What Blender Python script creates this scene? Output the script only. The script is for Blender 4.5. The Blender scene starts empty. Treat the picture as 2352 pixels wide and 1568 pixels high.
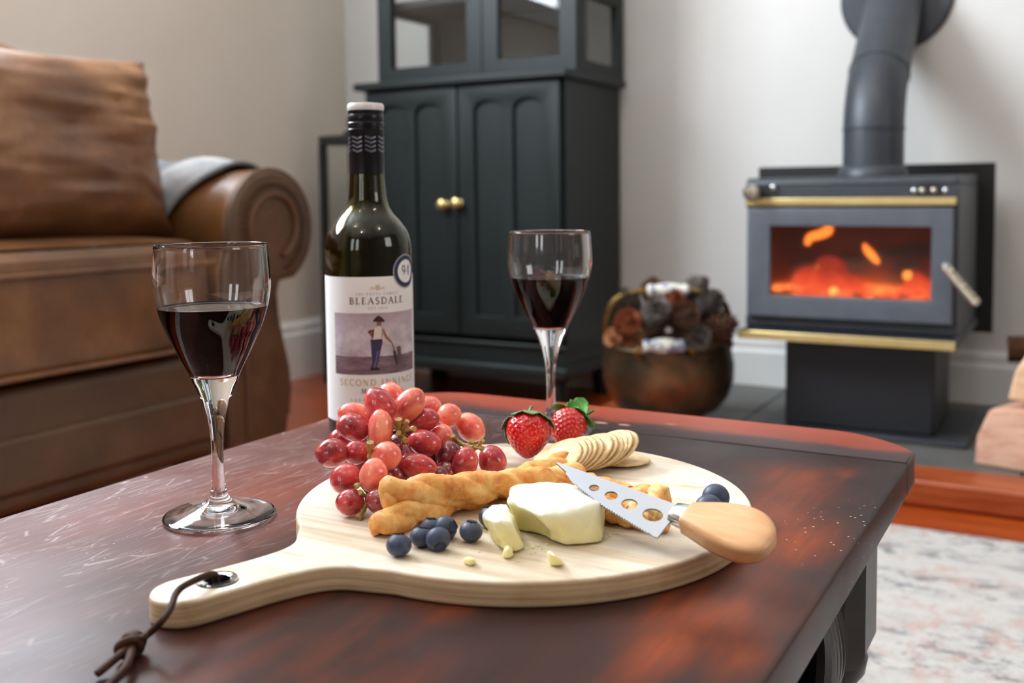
import bpy, bmesh, math, random
import numpy as np
from mathutils import Vector, Matrix, noise as mnoise

random.seed(7)
R = math.radians
SC = bpy.context.scene
COL = SC.collection
PI = math.pi

# ------------------------------------------------------------------ camera
# room axes: +x along the stove wall, +y towards the stove wall; the sofa stands along the wall at x = -2.42
TT = 0.44            # height of the coffee table top
BT = TT + 0.014      # top of the serving board
EYE = Vector((0, 0, TT + 0.205))
F_PX, PITCH, ROLL, PY, YAW = 2350.7, 0.0686, -0.0109, 602.8, R(29.4)
FWD = Vector((-math.sin(YAW) * math.cos(PITCH), math.cos(YAW) * math.cos(PITCH), -math.sin(PITCH)))
RGT = Vector((math.cos(YAW), math.sin(YAW), 0))
UPV = RGT.cross(FWD)
RT = RGT * math.cos(ROLL) + UPV * math.sin(ROLL)
UT = UPV * math.cos(ROLL) - RGT * math.sin(ROLL)
cam = bpy.data.cameras.new('camera')
cam_o = bpy.data.objects.new('camera', cam)
COL.objects.link(cam_o)
mw = Matrix.Identity(4)
for i, c in enumerate((RT, UT, -FWD)):
    for j in range(3):
        mw[j][i] = c[j]
mw.translation = EYE
cam_o.matrix_world = mw
cam.sensor_width = 36
cam.lens = F_PX / 2352 * 36
cam.shift_y = -(784 - PY) / 2352
cam.clip_start = 0.02
cam.dof.use_dof = True
cam.dof.focus_distance = 0.635
cam.dof.aperture_fstop = 7.2
SC.camera = cam_o

# ------------------------------------------------------------------ light and exposure
SC.view_settings.view_transform = 'Standard'
SC.view_settings.look = 'None'
SC.view_settings.gamma = 1
SC.view_settings.use_curve_mapping = False
SC.view_settings.exposure = 0.16
cy = SC.cycles
cy.max_bounces = 14
cy.diffuse_bounces = 4
cy.glossy_bounces = 5
cy.transmission_bounces = 14
cy.transparent_max_bounces = 10
cy.caustics_refractive = True
cy.caustics_reflective = False
cy.sample_clamp_indirect = 6
cy.use_denoising = True

world = bpy.data.worlds.new('sky')
SC.world = world
world.use_nodes = True
world.node_tree.nodes['Background'].inputs[0].default_value = (0.78, 0.88, 1.0, 1)
world.node_tree.nodes['Background'].inputs[1].default_value = 1.2


def area(name, loc, direction, sx, sy, power, color):
    l = bpy.data.lights.new(name, 'AREA')
    l.shape = 'RECTANGLE'
    l.size, l.size_y = sx, sy
    l.energy = power
    l.color = color
    o = bpy.data.objects.new(name, l)
    COL.objects.link(o)
    o.location = loc
    o.rotation_euler = Vector(direction).to_track_quat('-Z', 'Y').to_euler()
    return o


# daylight through the windows (the lamps sit in the window openings)
area('daylight_side', (-2.46, 0.85, 1.99), (1, 0, 0), 2.0, 0.9, 180, (0.82, 0.91, 1.0))
for wx in (-0.95, -0.05):
    area('daylight_behind', (wx, -3.03, 1.55), (0, 1, 0), 0.42, 1.4, 11, (0.90, 0.95, 1.0))
area('daylight_far', (2.72, 0.9, 1.60), (-1, 0, 0), 1.0, 1.0, 14, (1.0, 0.98, 0.95))
for i, (x, y) in enumerate(((-1.0, -0.4), (-0.1, -0.9), (0.8, 0.6), (-0.6, 1.5))):
    l = bpy.data.lights.new('downlight', 'POINT')
    l.energy = 9
    l.color = (1.0, 0.86, 0.66)
    l.shadow_soft_size = 0.045
    o = bpy.data.objects.new('downlight', l)
    COL.objects.link(o)
    o.location = (x, y, 2.58)

# ------------------------------------------------------------------ helpers
LOC = {}


def ray(px, py):
    return (RT * ((px - 1176) / F_PX) - UT * ((py - PY) / F_PX) + FWD)


def on(px, py, z):
    d = ray(px, py)
    return EYE + d * ((z - EYE.z) / d.z)


def at(px, py, depth):
    return EYE + ray(px, py) * depth


class MB:
    def __init__(s):
        s.v, s.f = [], []

    def add(s, v, f):
        n = len(s.v)
        s.v += [Vector(p) for p in v]
        s.f += [tuple(i + n for i in q) for q in f]
        return s

    def box(s, x0, x1, y0, y1, z0, z1):
        v = [(x, y, z) for z in (z0, z1) for y in (y0, y1) for x in (x0, x1)]
        return s.add(v, [(0, 2, 3, 1), (4, 5, 7, 6), (0, 1, 5, 4), (2, 6, 7, 3), (0, 4, 6, 2), (1, 3, 7, 5)])

    def obox(s, c, hx, hy, hz, m=None):
        v = [Vector((x, y, z)) for z in (-hz, hz) for y in (-hy, hy) for x in (-hx, hx)]
        if m is not None:
            v = [m @ p for p in v]
        v = [p + Vector(c) for p in v]
        return s.add(v, [(0, 2, 3, 1), (4, 5, 7, 6), (0, 1, 5, 4), (2, 6, 7, 3), (0, 4, 6, 2), (1, 3, 7, 5)])

    def lathe(s, prof, c=(0, 0, 0), n=48, m=None, closed=False):
        c = Vector(c)
        rings, v, f = [], [], []
        for r, z in prof:
            if r < 1e-7:
                rings.append([len(v)])
                v.append(Vector((0, 0, z)))
            else:
                rings.append(list(range(len(v), len(v) + n)))
                v += [Vector((r * math.cos(2 * PI * i / n), r * math.sin(2 * PI * i / n), z)) for i in range(n)]
        pairs = list(zip(rings[:-1], rings[1:]))
        if closed:
            pairs.append((rings[-1], rings[0]))
        for a, b in pairs:
            for i in range(n):
                j = (i + 1) % n
                if len(a) == 1 and len(b) == 1:
                    break
                if len(a) == 1:
                    f.append((a[0], b[j], b[i]))
                elif len(b) == 1:
                    f.append((a[i], a[j], b[0]))
                else:
                    f.append((a[i], a[j], b[j], b[i]))
        if m is not None:
            v = [m @ p for p in v]
        return s.add([p + c for p in v], f)

    def ball(s, c, rx, ry=None, rz=None, m=None, n=24, k=14):
        ry, rz = ry or rx, rz or rx
        prof = [(math.sin(PI * i / k), -math.cos(PI * i / k)) for i in range(k + 1)]
        prof[0], prof[-1] = (0, -1), (0, 1)
        sc = Matrix.Diagonal((rx, ry, rz))
        return s.lathe(prof, c, n, (m @ sc) if m is not None else sc)

    def tube(s, pts, rad, n=12, cap=True, closed=False, section=None):
        pts = [Vector(p) for p in pts]
        k = len(pts)
        rad = [rad] * k if not hasattr(rad, '__len__') else list(rad)
        v, f = [], []
        prev = None
        for i in range(k):
            a = pts[(i - 1) % k] if (closed or i > 0) else pts[i]
            b = pts[(i + 1) % k] if (closed or i < k - 1) else pts[i]
            t = (b - a).normalized()
            if prev is None:
                u = t.orthogonal().normalized()
                if abs(t.z) < 0.95:
                    u = Vector((0, 0, 1)).cross(t).normalized()
            else:
                u = (prev - t * prev.dot(t)).normalized()
            prev = u
            w = t.cross(u)
            for j in range(n):
                an = 2 * PI * j / n
                q = section(i, an) if section else 1.0
                v.append(pts[i] + (u * math.cos(an) + w * math.sin(an)) * rad[i] * q)
        for i in range(k if closed else k - 1):
            i2 = (i + 1) % k
            for j in range(n):
                j2 = (j + 1) % n
                f.append((i * n + j, i * n + j2, i2 * n + j2, i2 * n + j))
        if cap and not closed:
            f.append(tuple(range(n - 1, -1, -1)))
            f.append(tuple(range((k - 1) * n, k * n)))
        return s.add(v, f)

    def prism(s, poly, fn0, fn1):
        n = len(poly)
        v = [fn0(p) for p in poly] + [fn1(p) for p in poly]
        f = [tuple(range(n - 1, -1, -1)), tuple(range(n, 2 * n))]
        f += [(i, (i + 1) % n, n + (i + 1) % n, n + i) for i in range(n)]
        return s.add(v, f)

    def grid(s, nu, nv, fn, wrap=False):
        v = [fn(i / (nu if wrap else nu - 1), j / (nv - 1)) for j in range(nv) for i in range(nu)]
        f = []
        for j in range(nv - 1):
            for i in range(nu if wrap else nu - 1):
                i2 = (i + 1) % nu
                f.append((j * nu + i, j * nu + i2, (j + 1) * nu + i2, (j + 1) * nu + i))
        return s.add(v, f)

    def displace(s, amp, scale, seed=0.0, start=0):
        for i in range(start, len(s.v)):
            p = s.v[i]
            q = p * scale + Vector((seed, seed * 1.7, seed * 0.3))
            s.v[i] = p + mnoise.noise_vector(q) * amp
        return s

    def mesh(s, name, origin=(0, 0, 0), sharp=35, smooth=True):
        me = bpy.data.meshes.new(name)
        o = Vector(origin)
        me.from_pydata([p - o for p in s.v], [], s.f)
        bm = bmesh.new()
        bm.from_mesh(me)
        bmesh.ops.recalc_face_normals(bm, faces=bm.faces[:])
        bm.to_mesh(me)
        bm.free()
        if smooth:
            me.polygons.foreach_set('use_smooth', [True] * len(me.polygons))
            if sharp:
                me.set_sharp_from_angle(angle=R(sharp))
        return me


def link(name, data, parent=None, loc=None):
    o = bpy.data.objects.new(name, data)
    COL.objects.link(o)
    if parent is not None:
        o.parent = parent
    if loc is not None:
        o.location = loc
    return o


def part(name, mb, mat, parent, sharp=35, smooth=True, bevel=0, seg=2, subsurf=0, label=None):
    """a child mesh whose vertices were given in world space"""
    root = parent
    while root.parent is not None:
        root = root.parent
    me = mb if isinstance(mb, bpy.types.Mesh) else mb.mesh(name, LOC.get(root.name, (0, 0, 0)), sharp, smooth)
    o = link(name, me, parent)
    if mat:
        me.materials.append(mat)
    mods(o, bevel, seg, subsurf)
    if label:
        o['label'] = label
    return o


def mods(o, bevel=0, seg=2, subsurf=0):
    if bevel:
        b = o.modifiers.new('bevel', 'BEVEL')
        b.width = bevel
        b.segments = seg
        b.limit_method = 'ANGLE'
        b.angle_limit = R(40)
        b.harden_normals = False
    if subsurf:
        q = o.modifiers.new('subdivision', 'SUBSURF')
        q.levels = q.render_levels = subsurf


def thing(name, label, cat, loc, group=None):
    o = link(name, None, None, loc)
    o.empty_display_size = 0.05
    tag(o, label, cat, group)
    LOC[o.name] = Vector(loc)
    return o


def tag(o, label, cat, group=None):
    o['label'], o['category'] = label, cat
    if group:
        o['group'] = group
    return o


def solid(name, mb, mat, label, cat, loc, group=None, sharp=35, bevel=0, seg=2, subsurf=0, kind=None):
    """a thing made of one mesh, vertices given in world space"""
    me = mb if isinstance(mb, bpy.types.Mesh) else mb.mesh(name, loc, sharp)
    o = link(name, me, None, loc)
    me.materials.append(mat)
    LOC[o.name] = Vector(loc)
    mods(o, bevel, seg, subsurf)
    if label:
        tag(o, label, cat, group)
    if kind:
        o['kind'] = kind
    return o


def struct(name, mb, mat, bevel=0, loc=(0, 0, 0), smooth=False):
    me = mb.mesh(name, loc, 35, smooth)
    o = link(name, me, None, loc)
    me.materials.append(mat)
    o['kind'] = 'structure'
    LOC[o.name] = Vector(loc)
    mods(o, bevel)
    return o


def curve_mesh(name, outlines, extrude, bevel, origin, mtx=None, res=3, cyc=True):
    """closed 2D outlines (the first one outer, the rest holes) filled and extruded with rounded rims"""
    cu = bpy.data.curves.new(name, 'CURVE')
    cu.dimensions = '2D'
    cu.fill_mode = 'BOTH'
    cu.extrude = extrude
    cu.bevel_depth = bevel
    cu.bevel_resolution = res
    cu.offset = -bevel
    for pts in outlines:
        sp = cu.splines.new('POLY')
        sp.points.add(len(pts) - 1)
        for q, p in zip(sp.points, pts):
            q.co = (p[0], p[1], 0, 1)
        sp.use_cyclic_u = True
    tmp = bpy.data.objects.new('tmp', cu)
    COL.objects.link(tmp)
    dg = bpy.context.evaluated_depsgraph_get()
    me = bpy.data.meshes.new_from_object(tmp.evaluated_get(dg))
    bpy.data.objects.remove(tmp)
    bpy.data.curves.remove(cu)
    me.name = name
    if mtx is not None:
        me.transform(mtx)
    me.transform(Matrix.Translation(-Vector(origin)))
    bm = bmesh.new()
    bm.from_mesh(me)
    bmesh.ops.remove_doubles(bm, verts=bm.verts[:], dist=1e-6)
    bmesh.ops.recalc_face_normals(bm, faces=bm.faces[:])
    bm.to_mesh(me)
    bm.free()
    me.polygons.foreach_set('use_smooth', [True] * len(me.polygons))
    me.set_sharp_from_angle(angle=R(40))
    return me


def smoothpath(pts, n=8, closed=False):
    """Catmull-Rom through pts"""
    P = [Vector(p) for p in pts]
    k = len(P)
    out = []
    for i in range(k if closed else k - 1):
        if closed:
            p0, p1, p2, p3 = P[(i - 1) % k], P[i], P[(i + 1) % k], P[(i + 2) % k]
        else:
            p0, p1, p2, p3 = P[max(i - 1, 0)], P[i], P[i + 1], P[min(i + 2, k - 1)]
        for j in range(n):
            t = j / n
            out.append(0.5 * ((2 * p1) + (p2 - p0) * t + (2 * p0 - 5 * p1 + 4 * p2 - p3) * t * t + (3 * p1 - p0 - 3 * p2 + p3) * t ** 3))
    if not closed:
        out.append(P[-1])
    return out


# ------------------------------------------------------------------ materials
def srgb(r, g, b):
    f = lambda c: c / 12.92 if c <= 0.04045 else ((c + 0.055) / 1.055) ** 2.4
    return (f(r / 255), f(g / 255), f(b / 255), 1)


class NT:
    def __init__(s, name):
        s.m = bpy.data.materials.new(name)
        s.m.use_nodes = True
        s.t = s.m.node_tree
        s.b = s.t.nodes['Principled BSDF']
        s.out = s.t.nodes['Material Output']
        s._tc = None

    def n(s, typ, **kw):
        x = s.t.nodes.new(typ)
        for k, v in kw.items():
            setattr(x, k, v)
        return x

    def set(s, node, key, val):
        i = node.inputs[key]
        if isinstance(val, bpy.types.NodeSocket):
            s.t.links.new(val, i)
        else:
            i.default_value = val

    def P(s, **kw):
        names = dict(color='Base Color', rough='Roughness', metal='Metallic', ior='IOR', trans='Transmission Weight', sss='Subsurface Weight',
                     sssr='Subsurface Radius', ssss='Subsurface Scale', coat='Coat Weight', coatr='Coat Roughness', spec='Specular IOR Level',
                     emit='Emission Color', estr='Emission Strength', alpha='Alpha', normal='Normal', sheen='Sheen Weight')
        for k, v in kw.items():
            s.set(s.b, names[k], v)
        return s

    def coord(s, scale=(1, 1, 1), rot=(0, 0, 0), loc=(0, 0, 0), kind='Object'):
        if s._tc is None:
            s._tc = s.n('ShaderNodeTexCoord')
        mp = s.n('ShaderNodeMapping')
        mp.inputs['Scale'].default_value = scale
        mp.inputs['Rotation'].default_value = rot
        mp.inputs['Location'].default_value = loc
        s.t.links.new(s._tc.outputs[kind], mp.inputs[0])
        return mp.outputs[0]

    def noise(s, vec, scale=5, detail=4, rough=0.55, dist=0.0):
        x = s.n('ShaderNodeTexNoise')
        s.t.links.new(vec, x.inputs['Vector'])
        x.inputs['Scale'].default_value = scale
        x.inputs['Detail'].default_value = detail
        x.inputs['Roughness'].default_value = rough
        x.inputs['Distortion'].default_value = dist
        return x.outputs[0]

    def voro(s, vec, scale=5, feature='F1', rand=1.0):
        x = s.n('ShaderNodeTexVoronoi', feature=feature)
        s.t.links.new(vec, x.inputs['Vector'])
        x.inputs['Scale'].default_value = scale
        x.inputs['Randomness'].default_value = rand
        return x.outputs[0]

    def ramp(s, fac, stops):
        x = s.n('ShaderNodeValToRGB')
        s.t.links.new(fac, x.inputs[0])
        e = x.color_ramp.elements
        while len(e) < len(stops):
            e.new(0.5)
        for q, (p, c) in zip(e, stops):
            q.position = p
            q.color = c if hasattr(c, '__len__') else (c, c, c, 1)
        return x.outputs[0]

    def mix(s, fac, a, b, mode='MIX'):
        x = s.n('ShaderNodeMix', data_type='RGBA', blend_type=mode)
        s.set(x, 0, fac)
        s.set(x, 6, a)
        s.set(x, 7, b)
        return x.outputs[2]

    def math(s, op, a, b=0.0, clamp=False):
        x = s.n('ShaderNodeMath', operation=op, use_clamp=clamp)
        s.set(x, 0, a)
        s.set(x, 1, b)
        return x.outputs[0]

    def sep(s, vec):
        x = s.n('ShaderNodeSeparateXYZ')
        s.t.links.new(vec, x.inputs[0])
        return x.outputs

    def bump(s, h, strength=0.3, dist=0.01):
        x = s.n('ShaderNodeBump')
        s.set(x, 'Height', h)
        x.inputs['Strength'].default_value = strength
        x.inputs['Distance'].default_value = dist
        s.t.links.new(x.outputs[0], s.b.inputs['Normal'])
        return s

    def absorb(s, color, density):
        x = s.n('ShaderNodeVolumeAbsorption')
        x.inputs[0].default_value = color
        x.inputs[1].default_value = density
        s.t.links.new(x.outputs[0], s.out.inputs['Volume'])
        return s


def plain(name, color, rough=0.5, metal=0.0, **kw):
    return NT(name).P(color=color, rough=rough, metal=metal, **kw).m


def mottled(name, c1, c2, scale=6, rough=0.5, metal=0.0, stretch=(1, 1, 1), bump=0.0, bscale=60, lo=0.35, hi=0.65, **kw):
    t = NT(name)
    v = t.coord(stretch)
    c = t.ramp(t.noise(v, scale, 5, 0.6), [(lo, c1), (hi, c2)])
    t.P(color=c, rough=rough, metal=metal, **kw)
    if bump:
        t.bump(t.noise(v, bscale, 4), bump, 0.004)
    return t.m


mats = {}

# walls, floor
mats['wall_bounce_tint'] = mottled('bounce_tinted_wall_paint', srgb(224, 212, 198), srgb(229, 218, 205), 2, 0.75)  # same paint as the back wall, warm bounce light put into the colour
mats['wall_white'] = mottled('white_wall_paint', srgb(212, 210, 206), srgb(217, 215, 212), 2, 0.75)
mats['wall_dim'] = mottled('fill_cutting_wall_paint', srgb(112, 104, 96), srgb(120, 112, 104), 2, 0.75)  # for the unseen walls, darkened to cut the fill light from the front
mats['ceiling'] = plain('ceiling_paint', srgb(240, 239, 236), 0.8)
mats['trim'] = plain('white_trim_paint', srgb(232, 231, 228), 0.4)


def floor_mat():
    t = NT('jarrah_floorboards')
    v = t.coord()
    n = t.noise(t.coord((1.2, 14, 1)), 3, 5, 0.6)
    c = t.ramp(n, [(0.3, srgb(110, 40, 12)), (0.55, srgb(158, 66, 18)), (0.8, srgb(186, 88, 32))])
    y = t.sep(v)[1]
    fr = t.math('FRACT', t.math('MULTIPLY', y, 1 / 0.085))
    gap = t.math('LESS_THAN', fr, 0.03)
    t.P(color=t.mix(gap, c, (0.02, 0.008, 0.004, 1)), rough=0.32, coat=0.25, coatr=0.25)
    return t.m


mats['floor'] = floor_mat()


def table_mat(name, seam_y=None):
    t = NT(name)
    v = t.coord()
    big = t.noise(t.coord((1.5, 0.55, 1)), 7.0, 4, 0.55, 0.5)
    fine = t.noise(t.coord((26, 2.2, 6)), 6, 5, 0.65)
    # places where the dark stain is worn through to the red wood, and the darker rim
    wob = t.noise(t.coord((1.3, 0.8, 1)), 11, 3)

    def spot(px, py, r):
        d = t.n('ShaderNodeVectorMath', operation='DISTANCE')
        t.t.links.new(t.coord((1, 0.62, 1)), d.inputs[0])
        p = on(px, py, TT)
        d.inputs[1].default_value = (p.x + 0.36, (p.y - 0.3) * 0.62, TT)
        q = t.math('ADD', d.outputs['Value'], t.math('MULTIPLY', t.math('SUBTRACT', wob, 0.5), r * 1.3))
        return t.ramp(q, [(r * 0.1, 1.0), (r * 1.35, 0.0)])
    worn = None
    for q in ((1830, 1105, 0.042), (1740, 1190, 0.042), (1820, 1250, 0.036), (1690, 1390, 0.044), (1930, 1085, 0.018), (1700, 1520, 0.024), (620, 1130, 0.05), (250, 1190, 0.04), (1560, 1490, 0.020)):
        k = spot(*q)
        worn = k if worn is None else t.math('MAXIMUM', worn, k)
    x0, y0, z0 = t.sep(v)
    rim = t.math('MAXIMUM', t.ramp(x0, [(0.195, 0.0), (0.240, 0.85)]), t.ramp(y0, [(0.43, 0.0), (0.495, 0.8)]))
    tone = t.math('ADD', t.math('MULTIPLY', t.math('SUBTRACT', big, 0.5), 0.75), t.math('MULTIPLY', worn, 0.22))
    tone = t.math('SUBTRACT', t.math('ADD', tone, 0.47), t.math('MULTIPLY', rim, 0.16))
    c = t.ramp(tone, [(0.36, srgb(34, 23, 22)), (0.46, srgb(58, 34, 28)), (0.56, srgb(98, 42, 20)), (0.70, srgb(142, 62, 24))])
    c = t.mix(t.ramp(fine, [(0.3, 0.0), (0.75, 0.55)]), c, srgb(50, 30, 28), 'MIX')
    # worn pale specks and fine scratches in the varnish
    x, y, z = t.sep(v)
    left = t.ramp(t.math('MULTIPLY', x, -1.0), [(0.0, 0.0), (0.20, 1.0)])
    mask = t.math('MULTIPLY', t.ramp(t.noise(v, 7, 4, 0.6), [(0.34, 0.0), (0.54, 1.0)]), left)
    scr = None
    for k, (rot, sx, sy, sc) in enumerate(((0.15, 40, 3.0, 5.0), (-0.7, 34, 4.0, 6.0), (1.3, 36, 3.0, 4.4), (-1.1, 30, 3.5, 7))):
        w = t.coord((sx, sy, 1), (0, 0, rot), (k * 3.1, k * 1.7, 0))
        d = t.voro(w, sc * 0.55, 'DISTANCE_TO_EDGE')
        thin = t.ramp(d, [(0.0, 1.0), (0.020, 0.0)])
        brk = t.ramp(t.noise(t.coord((9, 9, 1), (0, 0, rot), (k, 0, 0)), 3.0, 2), [(0.5, 0.0), (0.56, 1.0)])
        q = t.math('MULTIPLY', thin, brk)
        scr = q if scr is None else t.math('MAXIMUM', scr, q)
    scr = t.math('MULTIPLY', scr, mask)
    sp = t.ramp(t.voro(v, 170, 'F1'), [(0.0, 1.0), (0.10, 1.0), (0.13, 0.0)])
    sp = t.math('MULTIPLY', sp, t.math('MAXIMUM', t.math('MULTIPLY', left, t.ramp(t.noise(v, 14, 2), [(0.55, 0.0), (0.62, 0.7)])), spot(1920, 1210, 0.035)))
    marks = t.math('MAXIMUM', t.math('MULTIPLY', scr, 0.42), t.math('MULTIPLY', sp, 0.75))
    c = t.mix(marks, c, srgb(196, 182, 176))
    c = t.mix(t.math('MULTIPLY', left, 0.55), c, srgb(112, 56, 48))
    c = t.mix(marks, c, srgb(196, 182, 176))
    rg = t.ramp(t.noise(v, 9, 4), [(0.3, 0.30), (0.7, 0.44)])
    rg = t.math('ADD', rg, t.math('MULTIPLY', mask, 0.06))
    t.P(color=c, rough=rg, coat=t.math('MULTIPLY', left, 0.12), coatr=0.3, spec=t.math('ADD', t.math('MULTIPLY', left, 0.26), 0.17))
    t.bump(t.math('SUBTRACT', fine, t.math('MULTIPLY', marks, 0.6)), 0.10, 0.0012)
    return t


mats['table_top'] = table_mat('mahogany_table_top').m


def table_end_mat():
    t = NT('mahogany_breadboard_end')
    v = t.coord()
    y = t.sep(v)[1]
    n = t.noise(t.coord((3, 8, 1)), 4, 4, 0.6)
    g = t.ramp(t.math('ADD', t.math('SUBTRACT', y, 0.50), t.math('MULTIPLY', t.math('SUBTRACT', n, 0.5), 0.05)), [(0.0, srgb(44, 31, 31)), (0.025, srgb(56, 34, 32)), (0.042, srgb(138, 58, 40)), (0.085, srgb(158, 68, 46))])
    sp = t.ramp(t.voro(t.coord((1, 2.4, 1)), 26, 'F1'), [(0.0, 1.0), (0.14, 0.9), (0.2, 0.0)])
    sp = t.math('MULTIPLY', sp, t.ramp(t.noise(v, 9, 2), [(0.56, 0.0), (0.62, 0.8)]))
    t.P(color=t.mix(sp, g, srgb(205, 160, 128)), rough=0.36, coat=0.0, spec=0.24)
    t.bump(t.noise(t.coord((3, 40, 1)), 6, 3), 0.08, 0.001)
    return t.m


mats['table_end'] = table_end_mat()
mats['table_dark'] = mottled('dark_table_frame', srgb(30, 24, 23), srgb(46, 36, 34), 9, 0.38, 0, (1, 1, 4))
mats['table_black'] = mottled('polished_dark_carving', srgb(14, 12, 11), srgb(24, 20, 18), 40, 0.42)
mats['table_edge'] = mottled('dark_table_edge', srgb(52, 34, 28), srgb(74, 48, 38), 9, 0.36, 0, (4, 1, 1))


def board_mat():
    t = NT('pale_acacia_wood')
    ang = math.atan2(-0.942, -0.337)
    v = t.coord((1, 1, 1), (0, 0, -ang))
    x, y, z = t.sep(v)
    st = t.coord((2.2, 30, 10), (0, 0, -ang))
    stv = t.n('ShaderNodeMapping')
    # staves across the grain with their own tone
    w = t.noise(t.coord((3, 3, 3)), 4, 3)
    yy = t.math('ADD', y, t.math('MULTIPLY', t.math('SUBTRACT', w, 0.5), 0.012))
    g = t.noise(st, 1.6, 6, 0.62, 0.6)
    c = t.ramp(g, [(0.28, srgb(180, 156, 128)), (0.40, srgb(210, 192, 167)), (0.52, srgb(227, 214, 194)), (0.72, srgb(236, 227, 211))])
    streak = t.ramp(t.noise(t.coord((2.0, 22, 6), (0, 0, -ang), (3, 1, 0)), 2.4, 5, 0.6, 0.9), [(0.56, 0.0), (0.72, 0.72)])
    c = t.mix(streak, c, srgb(160, 138, 114))
    knot = t.ramp(t.noise(t.coord((12, 26, 10), (0, 0, -ang), (0.3, 0.9, 0)), 1.4, 3), [(0.66, 0.0), (0.74, 0.55)])
    c = t.mix(knot, c, srgb(186, 150, 108))
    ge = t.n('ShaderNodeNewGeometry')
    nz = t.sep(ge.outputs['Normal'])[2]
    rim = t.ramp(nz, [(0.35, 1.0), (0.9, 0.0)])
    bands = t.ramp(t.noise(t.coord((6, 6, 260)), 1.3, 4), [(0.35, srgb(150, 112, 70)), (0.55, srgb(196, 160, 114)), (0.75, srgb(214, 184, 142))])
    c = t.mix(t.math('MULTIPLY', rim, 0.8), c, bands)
    t.P(color=c, rough=0.5, sss=0.0)
    t.bump(g, 0.06, 0.0008)
    return t.m


mats['board'] = board_mat()


def leather(name, a, b, c, scale=5):
    t = NT(name)
    v = t.coord()
    n = t.noise(v, scale, 6, 0.62)
    col = t.ramp(n, [(0.30, a), (0.52, b), (0.74, c)])
    t.P(color=col, rough=t.ramp(t.noise(v, 14, 4), [(0.3, 0.33), (0.7, 0.50)]), spec=0.5, coat=0.22, coatr=0.36)
    t.bump(t.math('ADD', t.noise(v, 5, 3), t.math('MULTIPLY', t.noise(v, 120, 3), 0.25)), 0.36, 0.014)
    return t.m


mats['leather'] = leather('worn_tan_leather', srgb(80, 50, 24), srgb(108, 69, 36), srgb(140, 96, 58))
mats['leather_dark'] = leather('brown_suede_leather', srgb(66, 41, 19), srgb(83, 53, 26), srgb(100, 66, 35), 7)
mats['leather_pillow'] = leather('pillow_leather', srgb(76, 46, 22), srgb(114, 72, 38), srgb(152, 106, 66), 4)
mats['piping'] = plain('dark_piping', srgb(88, 54, 28), 0.5)
mats['nail'] = plain('aged_nailheads', srgb(70, 48, 28), 0.4, 0.6)


def blanket_mat():
    t = NT('grey_knit_throw')
    v = t.coord()
    n = t.noise(v, 9, 4, 0.6)
    x = t.sep(v)[0]
    st = t.ramp(t.math('FRACT', t.math('ADD', t.math('MULTIPLY', x, 4.2), t.math('MULTIPLY', n, 0.25))), [(0.0, 0.9), (0.28, 0.9), (0.42, 0.0), (0.86, 0.0), (1.0, 0.9)])
    c = t.ramp(n, [(0.38, srgb(138, 138, 140)), (0.6, srgb(190, 190, 190))])
    t.P(color=t.mix(st, c, srgb(84, 87, 92)), rough=0.95, sheen=0.3)
    t.bump(t.noise(v, 160, 2), 0.5, 0.004)
    return t.m


mats['blanket'] = blanket_mat()
mats['cabinet'] = mottled('dark_green_cabinet_paint', srgb(22, 29, 29), srgb(26, 34, 34), 4, 0.48, spec=0.3)
mats['cabinet_inside'] = plain('cabinet_inside_paint', srgb(62, 60, 57), 0.6)
mats['brass'] = mottled('brass', srgb(222, 196, 132), srgb(234, 210, 152), 20, 0.38, 1.0)
mats['old_brass'] = mottled('aged_brass', srgb(128, 104, 56), srgb(160, 132, 78), 20, 0.38, 1.0)
mats['stove'] = mottled('charcoal_stove_paint', srgb(56, 60, 67), srgb(62, 66, 73), 30, 0.46, 0.25)
mats['stove_door'] = mottled('grey_stove_door_paint', srgb(86, 92, 101), srgb(92, 98, 107), 30, 0.45, 0.25)
mats['stove_dark'] = plain('dark_stove_base', srgb(34, 37, 43), 0.5, 0.1)
mats['black'] = plain('matt_black_metal', srgb(22, 22, 24), 0.5)
mats['black_panel'] = plain('black_heat_shield', srgb(10, 10, 11), 0.6)
mats['iron'] = plain('dark_iron', srgb(52, 52, 54), 0.45, 0.6)
mats['firebrick'] = mottled('hazy_sooty_firebrick', srgb(84, 68, 60), srgb(124, 106, 96), 9, 0.9)  # brick lightened: the haze of the stove glass is put into the colour
mats['chrome'] = plain('polished_steel', srgb(214, 216, 220), 0.12, 1.0)
mats['blade'] = plain('satin_steel', srgb(158, 161, 167), 0.30, 1.0)
mats['spring'] = plain('coiled_steel_grip', srgb(205, 198, 180), 0.28, 1.0)
mats['slate'] = mottled('grey_hearth_tile', srgb(84, 84, 82), srgb(100, 99, 96), 7, 0.5)
mats['hearth_wood'] = mottled('red_hearth_timber', srgb(134, 56, 22), srgb(170, 84, 42), 5, 0.36, 0, (1, 10, 10))
mats['cord'] = mottled('brown_leather_cord', srgb(44, 24, 16), srgb(66, 40, 28), 90, 0.7, spec=0.2)
mats['handle_wood'] = mottled('beech_wood', srgb(212, 156, 106), srgb(224, 174, 126), 3, 0.36, 0, (10, 70, 70), coat=0.2, coatr=0.2)

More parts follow.
